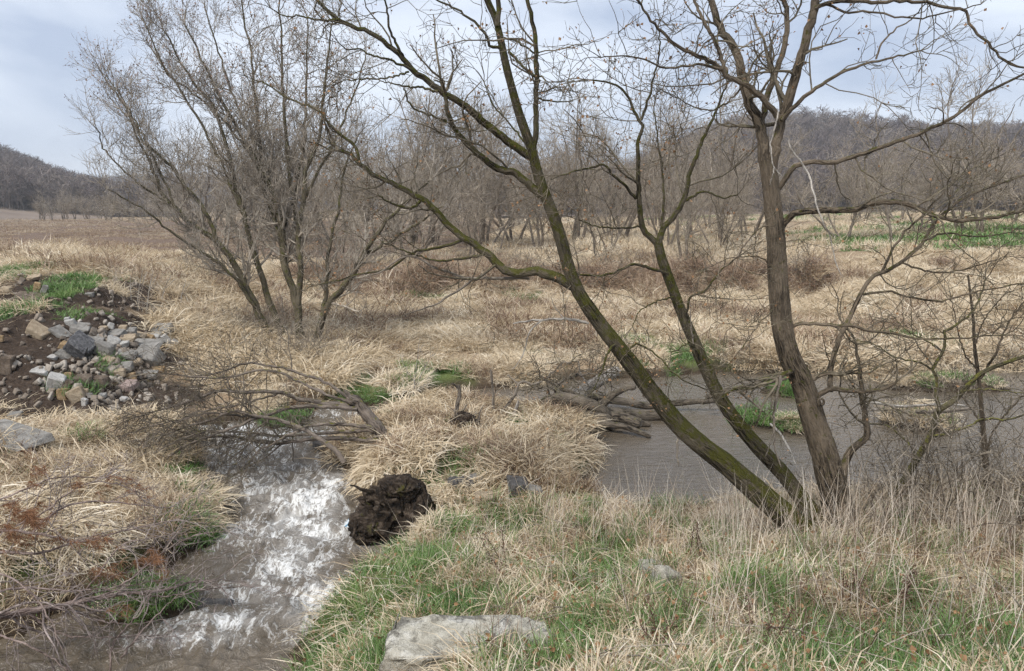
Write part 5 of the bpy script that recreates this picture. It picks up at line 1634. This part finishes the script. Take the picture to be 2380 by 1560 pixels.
def scatter_tree(tmpl):
    ng = bpy.data.node_groups.new('scatter', 'GeometryNodeTree')
    ng.interface.new_socket('Geometry', in_out='INPUT', socket_type='NodeSocketGeometry')
    ng.interface.new_socket('Geometry', in_out='OUTPUT', socket_type='NodeSocketGeometry')
    N, Lk = ng.nodes, ng.links
    gi, go = N.new('NodeGroupInput'), N.new('NodeGroupOutput')
    iop = N.new('GeometryNodeInstanceOnPoints')
    oi = N.new('GeometryNodeObjectInfo')
    oi.inputs['Object'].default_value = tmpl
    oi.inputs['As Instance'].default_value = True
    ra, sa = N.new('GeometryNodeInputNamedAttribute'), N.new('GeometryNodeInputNamedAttribute')
    ra.data_type = 'FLOAT_VECTOR'; ra.inputs['Name'].default_value = 'rot'
    sa.data_type = 'FLOAT_VECTOR'; sa.inputs['Name'].default_value = 'scl'
    er = N.new('FunctionNodeEulerToRotation')
    Lk.new(gi.outputs[0], iop.inputs['Points'])
    Lk.new(oi.outputs['Geometry'], iop.inputs['Instance'])
    Lk.new(ra.outputs['Attribute'], er.inputs[0])
    Lk.new(er.outputs[0], iop.inputs['Rotation'])
    Lk.new(sa.outputs['Attribute'], iop.inputs['Scale'])
    Lk.new(iop.outputs[0], go.inputs[0])
    return ng

def scatter(name, tmpls, P, rot, scl, tint, label):
    n = len(P)
    if n == 0: return
    pick = gg.integers(0, len(tmpls), n)
    for k, tm in enumerate(tmpls):
        s = pick == k
        if not s.any(): continue
        me = bpy.data.meshes.new(name)
        me.vertices.add(int(s.sum()))
        me.vertices.foreach_set('co', P[s].astype(np.float32).ravel())
        fattr(me, 'rot', rot[s], 'FLOAT_VECTOR')
        fattr(me, 'scl', scl[s], 'FLOAT_VECTOR')
        fattr(me, 'tint', tint[s])
        me.update()
        o = bpy.data.objects.new(name, me)
        COL.objects.link(o)
        md = o.modifiers.new('scatter', 'NODES')
        md.node_group = scatter_tree(tm)
        tag(o, label, None, None, 'stuff')

def zone_points(n, r0, r1, spread=.78):
    """points thinning out with distance, r0..r1 metres out, across the view"""
    u = gg.random(n)
    r = r0 * (r1 / r0) ** u if True else 0
    a = gg.uniform(-spread, spread, n)
    return r * np.sin(a), r * np.cos(a)

def slope_az(X, Y):
    e = .25
    dx = (ground(X + e, Y, False) - ground(X - e, Y, False)) / (2 * e)
    dy = (ground(X, Y + e, False) - ground(X, Y - e, False)) / (2 * e)
    return np.arctan2(-dy, -dx), np.hypot(dx, dy), dx, dy

def sow(n, r0, r1, sets, wz=1.0):
    """sets: function(mask dict) -> list of (name, templates, prob, scale range, mode, label)"""
    X, Y = zone_points(n, r0, r1)
    s = land(X, Y)
    ok = (s > .05) & (field_mask(X, Y) < .5)
    X, Y, s = X[ok], Y[ok], s[ok]
    Z = ground(X, Y)
    gr = green_mask(X, Y)
    hp = np.max([heap_mask(X + dx, Y + dy) for dx, dy in ((0, 0), (.6, 0), (-.6, 0), (0, .5), (0, -.6))], axis=0)
    swirl = np.pi * 1.6 * fbm(X * .35, Y * .35, 2, 140)
    saz, sl, gx, gy = slope_az(X, Y)
    az = np.where(sl > .35, saz + gg.normal(size=len(X)) * .9, swirl)
    clump = fbm(X * 1.1, Y * 1.1, 2, 150)
    tone = np.clip(.5 + .55 * fbm(X * .5, Y * .5, 3, 160) + .22 * gg.normal(size=len(X)), 0, 1)
    for (name, tm, prob, sc, mode, label) in sets(X, Y, s, gr, hp, clump):
        k = gg.random(len(X)) < prob
        m = int(k.sum())
        if not m: continue
        sv = gg.uniform(*sc, m) * (1 + .25 * np.clip(clump[k], -1, 1))
        rot = np.zeros((m, 3))
        rot[:, 2] = az[k] + gg.normal(size=m) * .5 if mode == 'flow' else gg.uniform(0, 6.28, m)
        nv = norm(np.stack([-gx[k], -gy[k], np.ones(m)], -1))
        cz, sz = np.cos(rot[:, 2]), np.sin(rot[:, 2])
        rot[:, 0] = np.arcsin(np.clip(-(-nv[:, 0] * sz + nv[:, 1] * cz), -1, 1)) + gg.normal(size=m) * .06
        rot[:, 1] = np.arctan2(nv[:, 0] * cz + nv[:, 1] * sz, nv[:, 2]) + gg.normal(size=m) * .06
        scatter(name, tm, np.stack([X[k], Y[k], Z[k]], -1), rot, np.stack([sv, sv, sv * gg.uniform(.75, 1.15, m)], -1), tone[k], label)

def near_grass(name, n, prob, nb, L, e0, droop, w, radius, mat, label, mode='any', kink=.06, zone=(4.4, 11.2)):
    """real blades, tuft by tuft, on the near bank"""
    X, Y = zone_points(n, *zone, .74)
    s = land(X, Y)
    keep = (s > .04) & (gg.random(n) < prob(X, Y, s))
    X, Y = X[keep], Y[keep]
    m = len(X)
    tone = np.clip(.5 + .6 * fbm(X * .6, Y * .6, 3, 160) + .2 * gg.normal(size=m), 0, 1)
    saz, sl, _, _ = slope_az(X, Y)
    az = np.where(sl > .5, saz, np.pi * 1.6 * fbm(X * .4, Y * .4, 2, 140)) + gg.normal(size=m) * .4
    Z = ground(X, Y)
    sz = gg.uniform(.7, 1.2, m) * (1 + .3 * fbm(X * 1.1, Y * 1.1, 2, 150))
    r = lambda v: np.repeat(v, nb, 0)
    k = m * nb
    off = gg.normal(size=(k, 2)) * radius * .5
    bx, by = r(X) + off[:, 0], r(Y) + off[:, 1]
    bz = ground(bx, by)
    v, f, rn, tt = blades(k, L, e0, droop, w, .01, gg, r(az) if mode == 'flow' else None, .55, 3, .004, kink, np.stack([bx, by, bz], -1), r(sz), bz)
    me = mesh_np(name, v, [f], True)
    fattr(me, 'rnd', rn)
    fattr(me, 'tint', np.repeat(r(tone), 7))
    o = link(name, me, mat)
    tag(o, label, None, None, 'stuff')

def p_dry(X, Y, s): return (1 - .75 * green_mask(X, Y)) * (1 - .9 * heap_mask(X, Y))
def p_green(X, Y, s): return np.clip(green_mask(X, Y) + .95 * sstep(-.35, .2, fbm(X * 1.7, Y * 1.7, 2, 170)), 0, 1) * sstep(.03, .15, s)
def mid_sets(X, Y, s, gr, hp, cl):
    dry = (1 - .95 * gr) * (1 - .985 * hp) * (1 - .5 * sstep(.45, .1, s))
    g2 = np.clip(gr + sstep(.2, .7, fbm(X * 1.3, Y * 1.3, 2, 170)) * .22, 0, 1)
    isl = sstep(-3.2, -2.6, X) * sstep(1.6, 1.0, X) * sstep(11, 11.6, Y) * sstep(16.8, 16, Y)
    dry = dry * (1 - sstep(.8, 1.3, X) * sstep(5.5, 4.5, X) * sstep(13.6, 14.2, Y) * sstep(18.5, 17.5, Y))      # log jam
    return [('dry_grass', T_FMAT, .62 * dry, (.6, 1.0), 'flow', 'flattened dry straw on the meadow'),
            ('dry_grass', T_FFOUNT, .38 * dry * sstep(-.2, .4, cl), (.7, 1.15), 'any', 'dry grass tussocks on meadow and island'),
            ('rust_grass', T_FRUST, .12 * dry + .5 * isl * sstep(-.1, .3, cl), (.5, .85), 'any', 'rusty dead weeds in the meadow'),
            ('green_grass', T_FGREEN, np.clip(g2, 0, 1) * (1 - .6 * hp * (gr < .3)), (.7, 1.2), 'any', 'green grass patches')]
def bank_rust(X, Y):
    # the brown brushy face of the far meadow bank
    return sstep(33, 34.5, Y) * sstep(39.5, 37.5, Y) * sstep(-11, -8, X) * sstep(17, 13, X)
def far_sets(X, Y, s, gr, hp, cl):
    dry = (1 - .8 * gr) * (1 - .9 * hp)
    br = bank_rust(X, Y)
    return [('dry_grass', T_FMAT, .75 * dry * (1 - .75 * br), (.9, 1.5), 'flow', 'dry straw of the far meadow'),
            ('rust_grass', T_FRUST, .06 * dry + .95 * br, (1.1, 1.9), 'any', 'rust-brown weeds on the far bank'),
            ('dry_grass', T_FFOUNT, .3 * dry, (.9, 1.4), 'any', 'dry tussocks of the far meadow'),
            ('green_grass', T_FGREEN, gr, (1.0, 1.6), 'any', 'green patches of the far meadow')]
def vfar_sets(X, Y, s, gr, hp, cl):
    lawn = .55 * sstep(12, 22, X) * sstep(-.2, .3, fbm(X * .06, Y * .06, 2, 180))
    g2 = np.clip(gr * .7 + lawn, 0, 1)
    return [('dry_grass', T_XMAT, .9 * (1 - g2), (.5, .85), 'any', 'pale dry grass beyond the meadow'),
            ('green_grass', T_XGREEN, g2, (.8, 1.3), 'any', 'green grazed slope at the right')]

W_ = (.003, .0125)
near_grass('dry_grass', 2400, p_dry, 20, (.24, .58), (8, 48), (20, 75), W_, .26, N_STRAW, 'flattened dry straw of the near banks', 'flow', .22)
near_grass('dry_grass', 1700, p_dry, 14, (.15, .38), (45, 86), (10, 105), W_, .20, N_STRAW, 'upright dry straw of the near banks', 'any', .28)
near_grass('dry_grass', 900, lambda X, Y, s: p_dry(X, Y, s) * sstep(0., .4, fbm(X * 1.1, Y * 1.1, 2, 150)), 46, (.24, .50), (35, 80), (70, 150), W_, .16, N_STRAW, 'drooping dry tussocks of the near banks', 'any', .18)
near_grass('rust_grass', 1500, lambda X, Y, s: .5 * p_dry(X, Y, s) * sstep(.2, -.3, fbm(X * 1.1, Y * 1.1, 2, 150)), 16, (.15, .42), (15, 75), (40, 120), W_, .22, N_RUST, 'rust-brown dead grass and weed litter', 'any', .08)
near_grass('green_grass', 5600, p_green, 18, (.12, .32), (50, 86), (20, 75), (.0045, .0085), .14, N_GREEN, 'fresh green grass blades of the near banks', 'any', .02)
sow(2000, 11.0, 22, mid_sets)
sow(3000, 22, 44, far_sets)
sow(1600, 44, 130, vfar_sets)

# grass on the pond islets and the tall reed-like straw round the many-stemmed tree
def clumps(areas, name, tm, n, sc, label):
    P, S = [], []
    for (cx, cy, rx, ry) in areas:
        q, a = np.sqrt(gg.random(n)) * .85, gg.uniform(0, 6.28, n)
        P.append(np.stack([cx + rx * q * np.cos(a), cy + ry * q * np.sin(a)], -1))
    P = np.concatenate(P)
    m = len(P)
    sv = gg.uniform(*sc, m)
    scatter(name, tm, np.stack([P[:, 0], P[:, 1], ground(P[:, 0], P[:, 1])], -1), np.stack([np.zeros(m), np.zeros(m), gg.uniform(0, 6.28, m)], -1), np.stack([sv] * 3, -1), gg.uniform(.2, .9, m), label)
clumps([ISLETS[i] for i in (2, 3, 4, 7)], 'dry_grass', T_FFOUNT, 9, (.5, .8), 'dry grass on the pond islets')
clumps([ISLETS[i] for i in (0, 1, 2, 4, 5, 6, 7)], 'green_grass', T_FGREEN, 7, (.7, 1.1), 'green grass on the pond and stream islets')
_s = [tuple(on_ground(x, y)[:2]) + (r, r * .7) for (x, y, r) in [(1010, 1165, .45), (1030, 1215, .4), (950, 1105, .4), (1000, 1250, .25), (890, 1085, .3)]]
clumps(_s, 'dry_grass', T_FFOUNT, 6, (.45, .75), 'dry grass hanging round the rotten stump')
clumps(_s[:3], 'green_grass', T_FGREEN, 4, (.5, .8), 'green tufts beside the rotten stump')
_h = [tuple(on_ground(x, y)[:2]) + (r, r) for (x, y, r) in [(520, 800, 1.6), (600, 850, 1.5), (450, 780, 1.2), (760, 850, 1.2), (700, 870, 1.2)]]
clumps(_h, 'dry_grass', T_FFOUNT, 26, (1.3, 2.0), 'tall straw heaped round the foot of the many-stemmed tree')
# corn stubble of the field
n = 650
u = gg.random(n)
Yc = 38 * (130 / 38) ** u
Xc = -gg.random(n) * Yc * .8 - .0
k = field_mask(Xc, Yc) > gg.random(n) * .9 + .05
Xc, Yc = Xc[k], Yc[k]
Yc = Yc + 0
Xc = np.round(Xc / .76) * .76 + gg.normal(size=len(Xc)) * .14
m = len(Xc)
sv = gg.uniform(.7, 1.2, m) * np.interp(Yc, [40, 130], [.9, 1.7])
scatter('corn_stubble', T_CORN, np.stack([Xc, Yc, ground(Xc, Yc)], -1), np.stack([np.zeros(m), np.zeros(m), gg.uniform(0, 6.28, m)], -1), np.stack([sv] * 3, -1), np.clip(.5 + .5 * fbm(Xc * .1, Yc * .3, 2, 9), 0, 1), 'pale broken corn stubble on the ploughed field')

# brown leaves and bits of twig lying in the near grass
gQ = np.random.default_rng(440)
qx, qy = zone_points(2600, 4.6, 11, .7)
k = land(qx, qy) > .1
qx, qy = qx[k], qy[k]
V, F = leaf_quads(np.stack([qx, qy, ground(qx, qy) + gQ.uniform(.03, .2, len(qx))], -1), .045, gQ)
tag(link('fallen_leaves', mesh_np('fallen_leaves', V, [F], False), M_LEAF), 'dead brown leaves caught in the near grass', None, None, 'stuff')
qx, qy = zone_points(420, 4.6, 11, .7)
k = land(qx, qy) > .1
qx, qy = qx[k], qy[k]
a = gQ.uniform(0, 6.28, len(qx))
P, R = grow(np.stack([qx, qy, ground(qx, qy) + gQ.uniform(.05, .22, len(qx))], -1), np.stack([np.cos(a), np.sin(a), gQ.normal(size=len(qx)) * .25], -1), gQ.uniform(.2, .9, len(qx)), gQ.uniform(.003, .008, len(qx)), 7, .12, -.01, gQ, .4)
tag(Tubes().add(P, R, 4).build('fallen_twigs', M_GREYTWIG), 'broken twigs lying in the near grass', None, None, 'stuff')

# tall dead stalks on the near bank and left bank
def stalks(name, tm, n, areas, sc, label):
    Q = []
    for (x0, x1, y0, y1, w) in areas:
        c = max(1, int(n * w))
        Q.append(np.stack([gg.uniform(x0, x1, c), gg.uniform(y0, y1, c)], -1))
    Q = np.concatenate(Q)
    P = on_ground_many(Q[:, 0], Q[:, 1])
    P = P[land(P[:, 0], P[:, 1]) > .03]
    m = len(P)
    sv = gg.uniform(*sc, m)
    scatter(name, tm, P, np.stack([gg.normal(size=m) * .12, gg.normal(size=m) * .12, gg.uniform(0, 6.28, m)], -1), np.stack([sv] * 3, -1), gg.random(m), label)
stalks('dry_stalks', T_STALK, 420, [(1650, 2380, 1190, 1300, .62), (1250, 1700, 1180, 1300, .22), (1500, 2380, 1300, 1560, .22), (900, 1300, 1180, 1400, .08), (250, 420, 640, 730, .07)], (.55, 1.05), 'tall pale dead weed stalks around the oak bases')
stalks('brown_stalks', T_BSTALK, 300, [(1700, 2380, 1230, 1560, .5), (1100, 1700, 1200, 1560, .25), (980, 1300, 1000, 1100, .08), (1950, 2380, 1140, 1220, .25)], (.5, .95), 'thin dark brown dead weed stems in the near bank grass')

# dark seed-head docks that stand out singly
gD = np.random.default_rng(410)
M_DOCK = mat_plain('dock_seed', (.07, .04, .03), (.16, .095, .07), 30., .9, .1)
def dock(x, y, h, lab, lean=(0., 0.)):
    p = on_ground(x, y)
    e = empty('dock_plant', tuple(p), lab, 'weed')
    for q in range(3):
        P, R = grow(np.array([p + gD.normal(size=3) * [.05, .05, 0]]), np.array([[lean[0] + gD.normal() * .18, lean[1] + gD.normal() * .18, 1]]), np.array([h * gD.uniform(.75, 1.1)]), np.array([.006]), 10, .06, 0, gD, .5)
        st = Tubes().add(P, R, 5).build('stem', M_BROWN, e)
        t = gD.uniform(.45, 1, 150)
        x_ = t * 9; i = np.minimum(x_.astype(int), 8)
        q_ = P[0][i] * (1 - (x_ - i))[:, None] + P[0][i + 1] * (x_ - i)[:, None] + gD.normal(size=(150, 3)) * .022
        leaves_obj('seed_head', q_[:70], .018, gD, M_DOCK, st)
M_BROWN = mat_plain('dead_stem', (.07, .04, .028), (.16, .10, .07), 20., .9, .1)
for (x, y, h, lab, ln) in [(1178, 1330, .55, 'dark seed-headed dock leaning left in the middle of the near bank', (-.25, .1)), (2090, 1455, .5, 'dark brown dock clump at the right of the foreground', (.1, .1)), (1960, 1410, .4, 'dark dock clump left of the large right-hand one', (.2, 0)),
                           (1550, 1540, .45, 'dark dock at the bottom edge right of the limestone block', (0, 0)), (1760, 1540, .5, 'brown weed clump leaning right at the bottom edge', (.3, .2)), (1620, 1290, .5, 'slim dark dock before the pond left of the oak bases', (0, 0))]:
    dock(x, y, h, lab, ln)
# white weed stalks on the left bank
for i, (x, y, tx, ty, lab) in enumerate([(318, 720, 332, 625, 'tallest white weed stalk on the left bank'), (340, 725, 356, 628, 'white weed stalk right of the tallest one'), (372, 700, 398, 640, 'slanted white weed stalk in the middle of the left bank'),
                                         (418, 715, 432, 650, 'white weed stalk nearest the many-stemmed tree'), (306, 700, 304, 640, 'thin white weed stalk left of the tallest one')]):
    Yb = float(on_ground(x, y)[1])
    stick('weed_stalk', lab, [(x, y + 6), ((x + tx) / 2 - 2, (y + ty) / 2), (tx, ty)], Yb, Yb, 2.4, 1.6, M_BONE, [([((x + tx) / 2, (y + ty) / 2), (tx + 10, ty + 8)], Yb, Yb, 1.5, 1)], 'weed', 8, 5)
# small bare sapling in the meadow by the stream
gS = np.random.default_rng(420)
sap = empty('bare_sapling', tuple(on_ground(962, 925)), 'pale twiggy sapling in the green patch by the stream bend', 'sapling')
sl_ = [limb([(962, 930), (964, 890), (968, 850), (972, 815)], 17.5, 17.5, 3, 1.5, 12, None, .01, gS), limb([(963, 900), (985, 860), (1000, 830)], 17.5, 17.4, 2, 1.2, 12, None, .01, gS), limb([(964, 890), (945, 860), (935, 840)], 17.5, 17.6, 2, 1.2, 12, None, .01, gS)]
for (P, R) in sl_: Tubes().add(P, R, 5).build('stem', M_DEAD, sap)
twigs_for(sl_, gS, sap, M_DEAD, per=(5, 4, 3), lmax=(.45, .2, .1), wig=.15, up=.05, rmin=.003)

# ================================================================ WOODS ON THE HILLS
WT = []
for k in range(4):
    tr, crn = bare_tree_meshes(260 + k, 12.0, 1, .25, .06, (1.5, 1.1, .9), .14, (4, 3, 3), (.36, .22, .12), .05)
    bm = bmesh.new(); bm.from_mesh(tr); bm.from_mesh(crn)
    me = bpy.data.meshes.new('wood_tree'); bm.to_mesh(me); bm.free()
    fattr(me, 'rnd', np.full(len(me.vertices), .5))
    WT.append(bpy.data.objects.new('wood_tree', me))
t = MT('wood_twigs')
r = t.attr('tint', 'INSTANCER')
t.principled(t.ramp(r, [(.1, (.12, .098, .095)), (.5, (.19, .16, .15)), (.9, (.28, .24, .205))]), .95, None, .05)
for o in WT:
    o.data.materials.append(t.m)
gW = np.random.default_rng(430)
for hi, (V, n) in enumerate(zip(HILLS, (4200, 2600, 5000, 1200))):
    M_, N_ = V.shape[:2]
    a = (1 - (1 - gW.random(n)) ** (1.0)) * (M_ - 1.01)
    b = gW.random(n) * (N_ - 1.01)
    if hi == 2: a = np.maximum(a, 1.5 + 4 * gW.random(n)) * .999
    if hi == 0: a = np.maximum(a, 4.5 + 4 * gW.random(n)) * .999
    ia, ib_ = a.astype(int), b.astype(int)
    fa, fb = (a - ia)[:, None], (b - ib_)[:, None]
    P = (V[ia, ib_] * (1 - fa) + V[np.minimum(ia + 1, M_ - 1), ib_] * fa) * (1 - fb) + (V[ia, ib_ + 1] * (1 - fa) + V[np.minimum(ia + 1, M_ - 1), ib_ + 1] * fa) * fb
    sv = gW.uniform(.6, 1.1, n) * (.62, 1.2, .8, 1.25)[hi]
    scatter('wood', WT, P, np.stack([np.zeros(n), np.zeros(n), gW.uniform(0, 6.28, n)], -1), np.stack([sv * 1.25, sv * 1.25, sv], -1), np.clip(gW.normal(.5, .25, n), 0, 1),
            ['bare brown wood on the left hillside', 'distant blue-grey wood on the middle ridge', 'bare grey-brown wood on the right hillside', 'farthest wooded skyline'][hi])

# ================================================================ HAZE
bm = bmesh.new()
bmesh.ops.create_cube(bm, size=1.0)
hz = bpy.data.meshes.new('haze')
bm.to_mesh(hz); bm.free()
hm = bpy.data.materials.new('thin_haze')
hm.use_nodes = True
hm.node_tree.nodes.clear()
ho = hm.node_tree.nodes.new('ShaderNodeOutputMaterial')
pv_ = hm.node_tree.nodes.new('ShaderNodeVolumePrincipled')
pv_.inputs['Color'].default_value = (.90, .95, 1.0, 1)
pv_.inputs['Density'].default_value = HAZE
pv_.inputs['Anisotropy'].default_value = 0.2
hm.node_tree.links.new(pv_.outputs[0], ho.inputs['Volume'])
hz.materials.append(hm)
if HAZE > 0:
    h_ = bpy.data.objects.new('haze', hz)
    COL.objects.link(h_)
    h_.scale = (9400, 9400, 60)
    h_.location = (0, 0, 26)
    tag(h_, kind='stuff')
